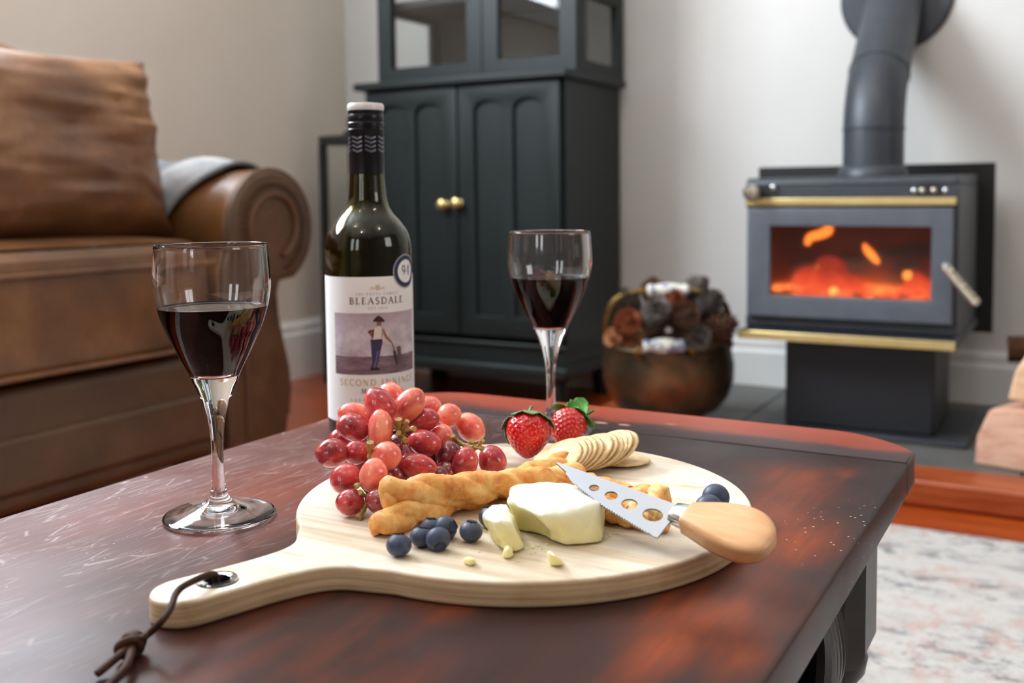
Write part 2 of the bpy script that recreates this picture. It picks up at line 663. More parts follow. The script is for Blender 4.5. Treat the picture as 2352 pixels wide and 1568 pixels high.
g = NT('clear_glass')
g.P(color=(1, 1, 1, 1), rough=0.0, ior=1.5, trans=1.0)
mats['glass'] = g.m
g = NT('window_glass')
g.P(color=(0.96, 0.98, 0.97, 1), rough=0.0, ior=1.45, trans=1.0)
mats['pane'] = g.m
g = NT('stove_glass')
g.P(color=(0.86, 0.80, 0.76, 1), rough=0.38, ior=1.2, trans=1.0)
mats['stove_glass'] = g.m
g = NT('green_bottle_glass')
g.P(color=(0.86, 0.88, 0.62, 1), rough=0.0, ior=1.5, trans=1.0)
g.absorb((0.42, 0.40, 0.03, 1), 620)
mats['bottle_glass'] = g.m
g = NT('red_wine')
g.P(color=(1, 0.92, 0.94, 1), rough=0.0, ior=1.34, trans=1.0)
g.absorb((0.68, 0.0, 0.08, 1), 520)
mats['wine'] = g.m

g = NT('wine_against_glass')
gb = g.n('ShaderNodeBsdfGlass')
gb.inputs['Color'].default_value = (1, 0.94, 0.95, 1)
gb.inputs['Roughness'].default_value = 0.0
gb.inputs['IOR'].default_value = 1.34 / 1.5
g.t.links.new(gb.outputs[0], g.out.inputs['Surface'])
g.absorb((0.68, 0.0, 0.08, 1), 520)
mats['wine_wall'] = g.m
mats['label'] = plain('white_label_paper', srgb(244, 244, 243), 0.55)
mats['cap_white'] = plain('white_cap_top', srgb(226, 224, 222), 0.35, 0.1)
mats['capsule'] = mottled('black_screwcap_foil', srgb(24, 24, 27), srgb(30, 30, 33), 30, 0.3, 0.5)
mats['cap_mark'] = plain('silver_cap_print', srgb(120, 122, 132), 0.3, 0.6)
for nm, c in dict(ink_dark=(52, 54, 60), ink_grey=(150, 150, 150), ink_gold=(204, 168, 112), navy=(30, 44, 84), silver=(176, 180, 186), hat=(54, 28, 28), skin=(150, 96, 84),
                  shirt=(226, 210, 204), trousers=(52, 48, 92), trousers_lit=(104, 92, 150), boot=(30, 26, 32), shovel=(60, 46, 50), post=(106, 78, 74)).items():
    mats[nm] = plain('print_' + nm, srgb(*c), 0.55)


def picture_mat():
    t = NT('label_picture_print')
    v = t.coord()
    z = t.sep(v)[2]
    n = t.noise(v, 70, 5, 0.6)
    sky = t.ramp(n, [(0.32, srgb(176, 158, 170)), (0.5, srgb(206, 196, 204)), (0.68, srgb(232, 228, 232))])
    ground = t.ramp(t.noise(t.coord((1, 1, 3)), 60, 5, 0.7), [(0.3, srgb(92, 72, 84)), (0.5, srgb(122, 98, 108)), (0.72, srgb(160, 138, 142))])
    zz = t.math('ADD', z, t.math('MULTIPLY', t.math('SUBTRACT', n, 0.5), 0.002))
    top = t.ramp(t.math('SUBTRACT', z, 0.086), [(0.0, 0.0), (0.022, 0.8)])
    sky = t.mix(top, sky, srgb(176, 156, 168))
    t.P(color=t.mix(t.math('GREATER_THAN', zz, 0.0715), ground, sky), rough=0.55)
    return t.m


mats['picture'] = picture_mat()


def grape_mat(name, a, b, c):
    t = NT(name)
    oi = t.n('ShaderNodeObjectInfo')
    v = t.coord()
    add = t.n('ShaderNodeVectorMath', operation='ADD')
    t.t.links.new(v, add.inputs[0])
    sc = t.n('ShaderNodeVectorMath', operation='SCALE')
    t.t.links.new(oi.outputs['Random'], sc.inputs['Scale'])
    sc.inputs[0].default_value = (13, 7, 5)
    t.t.links.new(sc.outputs[0], add.inputs[1])
    w = add.outputs[0]
    n = t.noise(w, 0.9, 3, 0.5)
    col = t.ramp(n, [(0.32, a), (0.52, b), (0.70, c)])
    fine = t.noise(w, 9, 4, 0.7)
    col = t.mix(t.ramp(fine, [(0.48, 0.0), (0.82, 0.32)]), col, srgb(232, 176, 172))
    hs = t.n('ShaderNodeHueSaturation')
    t.t.links.new(col, hs.inputs['Color'])
    t.t.links.new(t.math('ADD', t.math('MULTIPLY', oi.outputs['Random'], 0.30), 0.86), hs.inputs['Value'])
    t.P(color=hs.outputs[0], rough=t.ramp(fine, [(0.3, 0.16), (0.8, 0.34)]), sss=0.8, sssr=(1.0, 0.30, 0.18), ssss=0.010, spec=0.5, coat=0.5, coatr=0.06)
    return t.m


mats['grape_red'] = grape_mat('red_grape_skin', srgb(142, 26, 42), srgb(190, 60, 66), srgb(218, 110, 96))
mats['grape_pink'] = grape_mat('pink_grape_skin', srgb(204, 84, 80), srgb(232, 130, 110), srgb(244, 172, 136))
mats['grape_dark'] = grape_mat('dark_grape_skin', srgb(92, 18, 36), srgb(138, 34, 48), srgb(168, 62, 66))
mats['stem'] = mottled('grape_stem', srgb(136, 104, 52), srgb(186, 158, 88), 60, 0.6)


def berry_mat():
    t = NT('blueberry_skin')
    v = t.coord()
    n = t.noise(v, 230, 5, 0.65)
    c = t.ramp(n, [(0.34, srgb(24, 27, 42)), (0.52, srgb(58, 68, 92)), (0.72, srgb(122, 134, 160))])
    t.P(color=c, rough=0.42, spec=0.4)
    t.bump(n, 0.1, 0.0005)
    return t.m


mats['berry'] = berry_mat()
mats['berry_crown'] = mottled('blueberry_crown', srgb(16, 18, 28), srgb(72, 78, 96), 300, 0.6)


def straw_mat():
    t = NT('strawberry_flesh')
    v = t.coord()
    c = t.ramp(t.noise(v, 60, 3), [(0.3, srgb(178, 10, 18)), (0.7, srgb(216, 26, 30))])
    t.P(color=c, rough=0.22, sss=0.25, sssr=(1, 0.2, 0.12), ssss=0.004, coat=0.4, coatr=0.12)
    return t.m


mats['straw'] = straw_mat()
mats['seed'] = plain('strawberry_seed', srgb(226, 150, 92), 0.4)
mats['leaf_fresh'] = mottled('fresh_green_leaf', srgb(44, 112, 28), srgb(86, 156, 52), 120, 0.5)
mats['leaf_pale'] = mottled('pale_green_leaf', srgb(64, 104, 62), srgb(132, 166, 124), 120, 0.6)


def cracker_mat():
    t = NT('baked_rice_cracker')
    v = t.coord()
    n = t.noise(v, 150, 5, 0.65)
    c = t.ramp(n, [(0.30, srgb(206, 164, 108)), (0.46, srgb(232, 204, 156)), (0.7, srgb(244, 228, 192))])
    x, y, z = t.sep(v)
    r = t.math('SQRT', t.math('ADD', t.math('MULTIPLY', x, x), t.math('MULTIPLY', y, y)))
    edge = t.ramp(t.math('ADD', r, t.math('MULTIPLY', n, 0.003)), [(0.0188, 0.0), (0.0215, 0.7)])
    t.P(color=t.mix(edge, c, srgb(206, 156, 92)), rough=0.7, sss=0.1, sssr=(1, 0.7, 0.4), ssss=0.002)
    t.bump(t.math('ADD', n, t.math('MULTIPLY', t.voro(v, 260), 0.7)), 0.5, 0.0012)
    return t.m


mats['cracker'] = cracker_mat()


def bread_mat():
    t = NT('golden_pastry')
    v = t.coord()
    n = t.noise(v, 70, 6, 0.65, 0.4)
    f = t.noise(v, 380, 4, 0.7)
    c = t.ramp(n, [(0.30, srgb(186, 100, 36)), (0.44, srgb(226, 152, 72)), (0.58, srgb(240, 186, 110)), (0.74, srgb(246, 212, 150))])
    c = t.mix(t.ramp(f, [(0.62, 0.0), (0.75, 0.5)]), c, srgb(156, 76, 30))
    t.P(color=c, rough=0.5, sss=0.15, sssr=(1, 0.6, 0.3), ssss=0.003)
    t.bump(t.math('ADD', n, t.math('MULTIPLY', f, 0.4)), 0.45, 0.0016)
    return t.m


mats['bread'] = bread_mat()


def cheese_mat():
    t = NT('soft_cheese')
    v = t.coord()
    x, y, z = t.sep(v)
    n = t.noise(v, 90, 4)
    h = t.math('ADD', z, t.math('MULTIPLY', t.math('SUBTRACT', n, 0.5), 0.006))
    c = t.ramp(h, [(0.0, srgb(245, 233, 174)), (0.010, srgb(246, 236, 180)), (0.0165, srgb(247, 241, 204)), (0.020, srgb(247, 244, 224))])
    t.P(color=c, rough=0.42, sss=0.5, sssr=(1, 0.85, 0.5), ssss=0.006)
    t.bump(t.math('ADD', n, t.math('MULTIPLY', t.noise(v, 400, 3), 0.4)), 0.28, 0.002)
    return t.m


mats['cheese'] = cheese_mat()


def copper_mat():
    t = NT('tarnished_copper')
    v = t.coord()
    n = t.noise(v, 7, 5, 0.6)
    c = t.ramp(n, [(0.34, srgb(52, 42, 32)), (0.5, srgb(88, 70, 50)), (0.62, srgb(124, 84, 56)), (0.76, srgb(112, 106, 90))])
    t.P(color=c, rough=t.ramp(n, [(0.3, 0.5), (0.7, 0.32)]), metal=0.8)
    t.bump(t.noise(v, 18, 3), 0.15, 0.01)
    return t.m


mats['copper'] = copper_mat()
mats['ceramic'] = mottled('blue_and_white_ceramic', srgb(120, 132, 160), srgb(226, 224, 214), 34, 0.18, lo=0.42, hi=0.50)
mats['cone_brown'] = mottled('brown_pine_cone', srgb(70, 44, 30), srgb(120, 82, 58), 30, 0.8)
mats['cone_red'] = mottled('reddish_pine_cone', srgb(118, 52, 22), srgb(168, 92, 50), 30, 0.8)
mats['cone_grey'] = mottled('grey_pine_cone', srgb(56, 48, 44), srgb(124, 112, 104), 30, 0.8)
mats['cone_tan'] = mottled('tan_pine_cone', srgb(150, 94, 56), srgb(196, 138, 94), 30, 0.8)
mats['bark'] = mottled('log_bark', srgb(60, 40, 28), srgb(104, 70, 46), 18, 0.9, 0, (1, 1, 1), 0.5, 40)
mats['split_wood'] = mottled('split_pine', srgb(206, 158, 116), srgb(232, 200, 164), 8, 0.75, 0, (1, 6, 6), 0.3, 50)
mats['split_pink'] = mottled('split_pink_wood', srgb(196, 144, 118), srgb(220, 180, 156), 8, 0.75, 0, (1, 6, 6), 0.3, 50)


def rug_mat():
    t = NT('distressed_rug_pile')
    v = t.coord()
    base = t.ramp(t.noise(t.coord((1, 1.6, 1)), 10, 6, 0.7), [(0.3, srgb(158, 153, 149)), (0.5, srgb(190, 186, 181)), (0.75, srgb(172, 167, 163))])
    zone = t.ramp(t.noise(t.coord((1, 2.4, 1), (0, 0, 0), (1.7, 0.4, 0)), 2.6, 2), [(0.42, 0.0), (0.56, 1.0)])
    blot = t.ramp(t.noise(t.coord((1, 1.5, 1)), 24, 6, 0.75, 0.3), [(0.48, 0.0), (0.60, 0.9)])
    c = t.mix(t.math('MULTIPLY', zone, blot), base, srgb(92, 97, 104))
    zone2 = t.ramp(t.noise(t.coord((1, 2.4, 1), (0, 0, 0), (5.2, 3.1, 0)), 2.8, 2), [(0.44, 0.0), (0.56, 1.0)])
    blot2 = t.ramp(t.noise(t.coord((1.6, 1, 1), (0, 0, 0), (8, 2, 0)), 22, 6, 0.75, 0.3), [(0.48, 0.0), (0.62, 0.6)])
    c = t.mix(t.math('MULTIPLY', zone2, blot2), c, srgb(176, 132, 118))
    cell = t.voro(t.coord((1, 1.2, 1)), 5.5, 'F1')
    med = t.ramp(cell, [(0.06, 0.75), (0.14, 0.1), (0.20, 0.6), (0.28, 0.0)])
    med = t.math('MULTIPLY', med, t.ramp(t.noise(v, 34, 5, 0.75), [(0.44, 0.0), (0.56, 1.0)]))
    c = t.mix(med, c, srgb(92, 98, 106))
    t.P(color=c, rough=0.95, sheen=0.2)
    t.bump(t.noise(v, 300, 2), 0.5, 0.003)
    return t.m


mats['rug'] = rug_mat()


def ember_mat():
    t = NT('glowing_embers')
    v = t.coord()
    n = t.noise(v, 16, 5, 0.6)
    c = t.ramp(n, [(0.30, (0.25, 0.01, 0.0, 1)), (0.48, (1.0, 0.10, 0.02, 1)), (0.66, (1.0, 0.32, 0.08, 1))])
    s = t.ramp(n, [(0.32, 0.15), (0.50, 1.0), (0.7, 1.0)])
    t.P(color=(0.03, 0.02, 0.02, 1), rough=0.9, emit=c, estr=t.math('MULTIPLY', s, 1.7))
    return t.m


def flame_mat(name, stops, st):
    """hotter and paler low down, redder towards the tips, broken up by noise"""
    t = NT(name)
    v = t.coord()
    z = t.sep(v)[2]
    n = t.noise(v, 22, 4, 0.6)
    h = t.math('ADD', z, t.math('MULTIPLY', t.math('SUBTRACT', n, 0.5), 0.10))
    e = t.n('ShaderNodeEmission')
    t.t.links.new(t.ramp(t.math('SUBTRACT', h, SO_Z), stops), e.inputs[0])
    e.inputs[1].default_value = st
    t.t.links.new(e.outputs[0], t.out.inputs['Surface'])
    return t.m


# flame meshes keep their heights above the hearth: ember level is about 0.325 m above it
SO_Z = 0.325
mats['ember'] = ember_mat()
mats['flame'] = flame_mat('orange_flame', [(0.0, (1.0, 0.42, 0.10, 1)), (0.12, (1.0, 0.22, 0.03, 1))], 1.9)
mats['flame_red'] = flame_mat('red_flame', [(0.0, (1.0, 0.20, 0.06, 1)), (0.035, (0.9, 0.09, 0.03, 1)), (0.085, (0.35, 0.03, 0.015, 1)), (0.12, (0.10, 0.02, 0.015, 1))], 1.05)
mats['char'] = mottled('hazy_charred_log', srgb(78, 62, 54), srgb(150, 132, 122), 20, 0.95)  # charred wood, made paler to carry the haze behind the glass

# ------------------------------------------------------------------ the room
XL, XR, YB, YF, ZC = -2.42, 2.70, 3.05, -3.0, 2.70


def wall_with_window(name, axis, pos, out, a0, a1, w0, w1, s0, s1, mat):
    """a wall (thickness 0.1, outwards) with one window opening w0..w1, s0..s1"""
    b = MB()
    t0, t1 = (pos, pos + out) if out > 0 else (pos + out, pos)
    for (p0, p1, z0, z1) in ((a0, w0, 0, ZC), (w1, a1, 0, ZC), (w0, w1, 0, s0), (w0, w1, s1, ZC)):
        if axis == 'x':
            b.box(t0, t1, p0, p1, z0, z1)
        else:
            b.box(p0, p1, t0, t1, z0, z1)
    return struct(name, b, mat)


def window(name, axis, pos, out, w0, w1, s0, s1, bars):
    b = MB()
    t0, t1 = sorted((pos - out * 0.1, pos + out * 0.25))
    fr = 0.05
    def bx(mb, p0, p1, z0, z1, d0=t0, d1=t1):
        if axis == 'x':
            mb.box(d0, d1, p0, p1, z0, z1)
        else:
            mb.box(p0, p1, d0, d1, z0, z1)
    for q in ((w0 - fr, w0 + fr, s0 - fr, s1 + fr), (w1 - fr, w1 + fr, s0 - fr, s1 + fr), (w0 + fr, w1 - fr, s0 - fr, s0 + fr), (w0 + fr, w1 - fr, s1 - fr, s1 + fr)):
        bx(b, *q)
    o = struct(name, b, mats['trim'])
    for k in range(1, bars + 1):
        m = MB()
        c = w0 + (w1 - w0) * k / (bars + 1)
        bx(m, c - 0.025, c + 0.025, s0 + fr, s1 - fr)
        part('mullion', m, mats['trim'], o, smooth=False)
    return o


wall_with_window('wall_left', 'x', XL, -0.10, YF - 0.1, YB + 0.1, -0.15, 1.85, 1.54, 2.44, mats['wall_bounce_tint'])
b = MB()
for (p0, p1, z0, z1) in ((XL, -1.16, 0, ZC), (-0.74, -0.26, 0, ZC), (0.16, XR, 0, ZC), (-1.16, -0.74, 0, 0.85), (-0.26, 0.16, 0, 0.85), (-1.16, -0.74, 2.25, ZC), (-0.26, 0.16, 2.25, ZC)):
    b.box(p0, p1, YF - 0.1, YF, z0, z1)
struct('wall_front', b, mats['wall_dim'])
wall_with_window('wall_right', 'x', XR, 0.10, YF - 0.1, YB + 0.1, 0.4, 1.4, 1.1, 2.1, mats['wall_dim'])
struct('wall_back', MB().box(XL, XR, YB, YB + 0.1, 0, ZC), mats['wall_white'])
struct('floor', MB().box(XL - 0.1, XR + 0.1, YF - 0.1, YB + 0.1, -0.06, 0), mats['floor'])
struct('ceiling', MB().box(XL - 0.1, XR + 0.1, YF - 0.1, YB + 0.1, ZC, ZC + 0.06), mats['ceiling'])
window('window_1', 'x', XL, -0.10, -0.15, 1.85, 1.54, 2.44, 2)
window('window_2', 'y', YF, -0.10, -1.16, -0.74, 0.85, 2.25, 1)
window('window_4', 'y', YF, -0.10, -0.26, 0.16, 0.85, 2.25, 1)
window('window_3', 'x', XR, 0.10, 0.4, 1.4, 1.1, 2.1, 1)


def baseboard(name, p0, p1, axis):
    prof = [(0, 0), (0.020, 0), (0.020, 0.155), (0.014, 0.165), (0.014, 0.185), (0.006, 0.20), (0, 0.20)]
    if axis == 'x':   # along y on the left wall
        b = MB().prism(prof, lambda p: Vector((XL + p[0], p0, p[1])), lambda p: Vector((XL + p[0], p1, p[1])))
    else:
        b = MB().prism(prof, lambda p: Vector((p0, YB - p[0], p[1])), lambda p: Vector((p1, YB - p[0], p[1])))
    struct(name, b, mats['trim'])


baseboard('baseboard_left', YF, YB - 0.022, 'x')
baseboard('baseboard_back', XL, XR, 'y')

# raised hearth: core slab, tiles and a timber border
HX0, HX1, HY0, HY1, HZ = -1.16, 0.95, 2.17, 3.028, 0.055
hearth = struct('hearth', MB().box(HX0 + 0.01, HX1 - 0.01, HY0 + 0.01, HY1, 0.0, HZ - 0.012), mats['slate'])
bw = 0.125
part('timber_border', MB().box(HX0, HX1, HY0, HY0 + bw, 0.001, HZ + 0.002), mats['hearth_wood'], hearth, bevel=0.008, smooth=True)
part('timber_border', MB().box(HX0, HX0 + 0.07, HY0 + bw, HY1, 0.001, HZ + 0.002), mats['hearth_wood'], hearth, bevel=0.008)
part('timber_border', MB().box(HX1 - 0.07, HX1, HY0 + bw, HY1, 0.001, HZ + 0.002), mats['hearth_wood'], hearth, bevel=0.008)
nx, ny = 6, 2
tx, ty = (HX1 - HX0 - 0.14) / nx, (HY1 - HY0 - bw) / ny
for i in range(nx):
    for j in range(ny):
        x0, y0 = HX0 + 0.07 + i * tx, HY0 + bw + j * ty
        part('hearth_tile', MB().box(x0 + 0.002, x0 + tx - 0.002, y0 + 0.002, y0 + ty - 0.002, HZ - 0.013, HZ), mats['slate'], hearth, bevel=0.002, seg=1)

solid('rug', MB().box(-1.25, 1.9, -1.2, 2.0, 0.001, 0.013), mats['rug'], 'pale distressed rug with faded grey and rose pattern under the coffee table', 'rug', (0.3, 0.4, 0.001), bevel=0.004)

# ------------------------------------------------------------------ coffee table
TX0, TX1, TY0, TY1 = -0.605, -0.113, -0.27, 0.885
table = thing('coffee_table', 'worn dark mahogany coffee table with clipped corners and a scratched top', 'table', (-0.36, 0.3, 0))
tz = TT - 0.026


def rounded_corner(p0, p1, p2, k=6):
    out = []
    for i in range(k + 1):
        t = i / k
        out.append(((1 - t) ** 2 * p0[0] + 2 * t * (1 - t) * p1[0] + t * t * p2[0], (1 - t) ** 2 * p0[1] + 2 * t * (1 - t) * p1[1] + t * t * p2[1]))
    return out


SEAM, SEAM2 = 0.800, -0.185
main = [(TX0, SEAM2), (TX1, SEAM2), (TX1, SEAM - 0.0015), (TX0, SEAM - 0.0015)]
me = curve_mesh('tabletop_panel', [main], 0.013 - 0.0025, 0.0025, LOC[table.name], Matrix.Translation((0, 0, TT - 0.013)), 2)
part('tabletop_panel', me, mats['table_top'], table)
far = [(TX0, SEAM), (TX1, SEAM)] + [(TX1, 0.828)] + rounded_corner((TX1, 0.836), (TX1 - 0.012, 0.858), (TX1 - 0.035, 0.872), 4) + rounded_corner((TX1 - 0.050, 0.880), (TX1 - 0.062, 0.886), (TX1 - 0.09, TY1), 4) \
    + rounded_corner((TX0 + 0.075, TY1), (TX0 + 0.045, TY1), (TX0 + 0.03, 0.876), 4) + rounded_corner((TX0 + 0.012, 0.862), (TX0, 0.848), (TX0, 0.832), 4)
me = curve_mesh('breadboard_end', [far], 0.013 - 0.0025, 0.0025, LOC[table.name], Matrix.Translation((0, 0, TT - 0.013)), 2)
part('breadboard_end', me, mats['table_end'], table)
near = [(x, (SEAM + SEAM2) - y) for x, y in far][::-1]
me = curve_mesh('breadboard_end', [near], 0.013 - 0.0025, 0.0025, LOC[table.name], Matrix.Translation((0, 0, TT - 0.013)), 2)
part('breadboard_end', me, mats['table_end'], table)
for (x0, x1, y0, y1) in ((-0.555, -0.165, 0.765, 0.785), (-0.555, -0.165, -0.17, -0.15), (-0.56, -0.54, -0.1, 0.73), (-0.185, -0.165, -0.1, 0.73)):
    part('apron', MB().box(x0, x1, y0, y1, tz - 0.085, tz), mats['table_dark'], table, bevel=0.003)
leg_prof = [(0.0, 0.0), (0.020, 0.0), (0.026, 0.010), (0.022, 0.024), (0.017, 0.05), (0.024, 0.10), (0.029, 0.15), (0.030, 0.185), (0.024, 0.205), (0.020, 0.212), (0.031, 0.220), (0.033, 0.228), (0.029, 0.236), (0.022, 0.242), (0.030, 0.252), (0.032, 0.262), (0.030, 0.266), (0.0, 0.266)]


def table_leg(x, y):
    b = MB().lathe([(r, z * 0.289 / 0.266) for r, z in leg_prof], (x, y, 0.013), 32)
    # square block with chamfered corners above the turning
    h, c = 0.034, 0.012
    poly = [(h - c, -h), (h, -h + c), (h, h - c), (h - c, h), (-h + c, h), (-h, h - c), (-h, -h + c), (-h + c, -h)]
    z0, z1 = 0.297, tz
    rings = [(0.82, z0), (1.0, z0 + 0.014), (1.0, z1)]
    v = [Vector((x + p[0] * s, y + p[1] * s, z)) for s, z in rings for p in poly]
    f = [(k * 8 + i, k * 8 + (i + 1) % 8, (k + 1) * 8 + (i + 1) % 8, (k + 1) * 8 + i) for k in range(2) for i in range(8)]
    f += [tuple(range(7, -1, -1)), tuple(range(16, 24))]
    b.add(v, f)
    return b


for (x, y) in ((-0.166, 0.766), (-0.552, 0.766), (-0.166, -0.151), (-0.552, -0.151)):
    part('leg', table_leg(x, y), mats['table_dark'], table)
# carved leaf bracket hanging under the long edge
b = MB()
for k in range(6):
    t = k / 5
    pts = [(-0.150, 0.650 - 0.030 * t, tz + 0.002), (-0.138 + 0.004 * t, 0.646 - 0.040 * t, tz - 0.030), (-0.130, 0.634 - 0.046 * t, tz - 0.056 - 0.006 * t), (-0.136, 0.612 - 0.044 * t, tz - 0.078 - 0.010 * t), (-0.150, 0.596 - 0.036 * t, tz - 0.088 - 0.012 * t)]
    q = smoothpath(pts, 6)
    b.tube(q, [0.0030 + 0.0048 * math.sin(PI * (i + 1) / (len(q) + 1)) for i in range(len(q))], 10)
b.ball((-0.152, 0.610, tz - 0.045), 0.016, 0.030, 0.046)
part('carved_bracket', b, mats['table_black'], table, label='black glossy carved bracket')

# ------------------------------------------------------------------ sofa
SO = TT   # heights below are given relative to the table top
sofa = thing('sofa', 'worn brown leather sofa with a rolled arm along the beige wall', 'sofa', (-1.95, 0.6, 0))
SY0, SY1 = -0.62, 1.55
part('base', MB().box(-2.36, -1.575, SY0 - 0.1, SY1 + 0.06, SO - 0.335, SO - 0.118), mats['leather_dark'], sofa, bevel=0.02, seg=3)
part('base_border', MB().box(-2.2, -1.566, SY0 - 0.02, SY1, SO - 0.30, SO - 0.198), mats['leather_dark'], sofa, bevel=0.012, seg=3)
for x, y in ((-1.64, 1.52), (-2.28, 1.52), (-1.64, -0.6), (-2.28, -0.6)):
    part('foot', MB().lathe([(0, 0), (0.028, 0), (0.036, 0.05), (0.04, 0.106), (0, 0.106)], (x, y, 0), 20), mats['table_dark'], sofa)


def soft_box(x0, x1, y0, y1, z0, z1, puff=0.03, n=10, seed=1.0, amp=0.006, k=0.55):
    b = MB()
    cx, cyy, cz = (x0 + x1) / 2, (y0 + y1) / 2, (z0 + z1) / 2
    hx, hy, hz = (x1 - x0) / 2, (y1 - y0) / 2, (z1 - z0) / 2
    def face(ax, sg):
        def fn(u, w):
            p = [0, 0, 0]
            p[ax] = sg
            p[(ax + 1) % 3] = u * 2 - 1
            p[(ax + 2) % 3] = w * 2 - 1
            ex = 12.0
            q = Vector(p)
            nrm = (abs(q.x) ** ex + abs(q.y) ** ex + abs(q.z) ** ex) ** (1 / ex)
            q = q / nrm
            bul = (1 - q.x ** 2) * (1 - q.y ** 2) if ax == 2 else ((1 - q.x ** 2) * (1 - q.z ** 2) if ax == 1 else (1 - q.y ** 2) * (1 - q.z ** 2))
            r = Vector((cx + q.x * hx, cyy + q.y * hy, cz + q.z * hz))
            r[ax] += sg * puff * max(bul, 0) ** k
            return r
        b.grid(n, n, fn)
    for ax in range(3):
        for sg in (-1, 1):
            face(ax, sg)
    return b.displace(amp, 5, seed)


def weld(me, d=0.0008):
    bm = bmesh.new()
    bm.from_mesh(me)
    bmesh.ops.remove_doubles(bm, verts=bm.verts[:], dist=d)
    bmesh.ops.recalc_face_normals(bm, faces=bm.faces[:])
    bm.to_mesh(me)
    bm.free()
    me.polygons.foreach_set('use_smooth', [True] * len(me.polygons))


for (y0, y1) in ((0.47, SY1 - 0.004), (SY0 + 0.004, 0.465)):
    m = soft_box(-2.22, -1.565, y0, y1, SO - 0.114, SO + 0.118, 0.016, 12, y0, 0.004)
    me = m.mesh('seat_cushion', LOC[sofa.name])
    weld(me)
    sc = part('seat_cushion', me, mats['leather'], sofa)
    for zz in (SO + 0.070, SO - 0.100):
        pts = [(-1.552, y0 + 0.02, zz), (-1.549, (y0 + y1) / 2, zz + 0.004), (-1.552, y1 - 0.02, zz)]
        part('piping', MB().tube(smoothpath(pts, 8), 0.005, 8), mats['leather'], sc)
part('backrest', MB().box(-2.40, -2.22, SY0 - 0.02, SY1 + 0.02, SO - 0.33, SO + 0.36), mats['leather'], sofa, bevel=0.05, seg=4)
for (y0, y1, s) in ((0.52, 1.535, 2.0), (-0.60, 0.50, 5.0)):
    m = soft_box(-2.27, -2.04, y0, y1, SO + 0.09, SO + 0.520, 0.06, 12, s, 0.012)
    me = m.mesh('back_cushion', LOC[sofa.name])
    weld(me)
    part('back_cushion', me, mats['leather'], sofa)


def arm_outline(sy):
    """outline of the scroll arm in (y, z), open towards +y for the far arm (sy = 1)"""
    c, r = (1.700, 0.133), 0.126
    pts = []
    for i in range(25):
        a = R(200 - i * (200 + 58) / 24)
        pts.append((c[0] + r * math.cos(a), c[1] + r * math.sin(a)))
    pts += [(1.716, 0.020), (1.704, -0.01), (1.708, -0.06), (1.722, -0.12), (1.738, -0.18), (1.742, -0.23), (1.734, -0.29), (1.726, -0.335), (1.555, -0.335), (1.555, -0.05), (1.560, 0.05)]
    if sy > 0:
        return pts
    mid = (SY0 + SY1) / 2
    return [(2 * mid - y, z) for y, z in pts]


for sy in (1, -1):
    ol = arm_outline(sy)
    am = part('arm', MB().prism(ol, lambda p: Vector((-2.36, p[0], SO + p[1])), lambda p: Vector((-1.575, p[0], SO + p[1]))), mats['leather'], sofa, bevel=0.012, seg=3)
    cyy = sum(p[0] for p in ol) / len(ol)
    inner = [((p[0] - cyy) * 0.86 + cyy, (p[1] + 0.02) * 0.92 - 0.02) for p in ol]
    part('arm_panel', MB().prism(ol, lambda p: Vector((-1.575, p[0], SO + p[1])), lambda p: Vector((-1.556, p[0], SO + p[1]))), mats['leather_dark'], am, bevel=0.01, seg=3)
    c = (1.700 if sy > 0 else SY0 + SY1 - 1.700, 0.133)
    pts = []
    for i in range(30):
        a = R(215 - i * 285 / 29)
        rr = 0.078 - 0.0004 * i
        pts.append((-1.553, c[0] + sy * rr * math.cos(a), SO + c[1] + rr * math.sin(a)))
    part('scroll_piping', MB().tube(smoothpath(pts, 2), 0.006, 8), mats['piping'], am)
    pts = [(-1.553, c[0] - sy * 0.095, SO + 0.09), (-1.553, c[0] - sy * 0.11, SO - 0.02), (-1.553, c[0] - sy * 0.098, SO - 0.15), (-1.553, c[0] - sy * 0.098, SO - 0.31)]
    part('scroll_piping', MB().tube(smoothpath(pts, 6), 0.005, 8), mats['piping'], am)
    pts = [(-1.566, y, SO + z) for y, z in ol[:32]]
    part('edge_piping', MB().tube(pts, 0.007, 8), mats['leather_dark'], am)
    nb = MB()
    for i in range(34):
        a = R(215 - i * 285 / 33)
        nb.ball((-1.554, c[0] + sy * 0.095 * math.cos(a), SO + c[1] + 0.095 * math.sin(a)), 0.0045, n=8, k=5)
    o = part('nailhead_trim', nb, mats['nail'], am)
    o['kind'] = 'stuff'


def pillow_mesh(w, h, t, seed, crease):
    b = MB()
    def fn(sgn):
        def f(u, v):
            x, y = u * 2 - 1, v * 2 - 1
            px = x * (1 - 0.13 * (1 - y * y) * abs(x) ** 3)
            py = y * (1 - 0.10 * (1 - x * x) * abs(y) ** 3)
            th = max((1 - x ** 4) * (1 - y ** 4), 0) ** 0.5 * (0.72 + 0.28 * max((1 - x * x) * (1 - y * y), 0) ** 0.5)
            q = Vector((px * w, py * h, sgn * t * th))
            env = max((1 - x * x) * (1 - y * y), 0) ** 0.3 * (0.45 + 0.9 * abs(x) ** 1.5)
            fold = 0.5 * mnoise.noise(Vector((x * 2.0 + seed, y * 7.5, seed))) + 0.5 * mnoise.noise(Vector((x * 1.5, y * 3.0 + x * 2, seed * 2)))
            # a diagonal seam cross pressed into the front
            d1, d2 = abs(y - 0.75 * x), abs(y + 0.75 * x)
            cross = math.exp(-(d1 / 0.05) ** 2) + math.exp(-(d2 / 0.05) ** 2)
            q.z += sgn * (crease * fold * env - 0.004 * cross * env)
            return q
        return f
    b.grid(64, 48, fn(1))
    b.grid(64, 48, fn(-1))
    return b


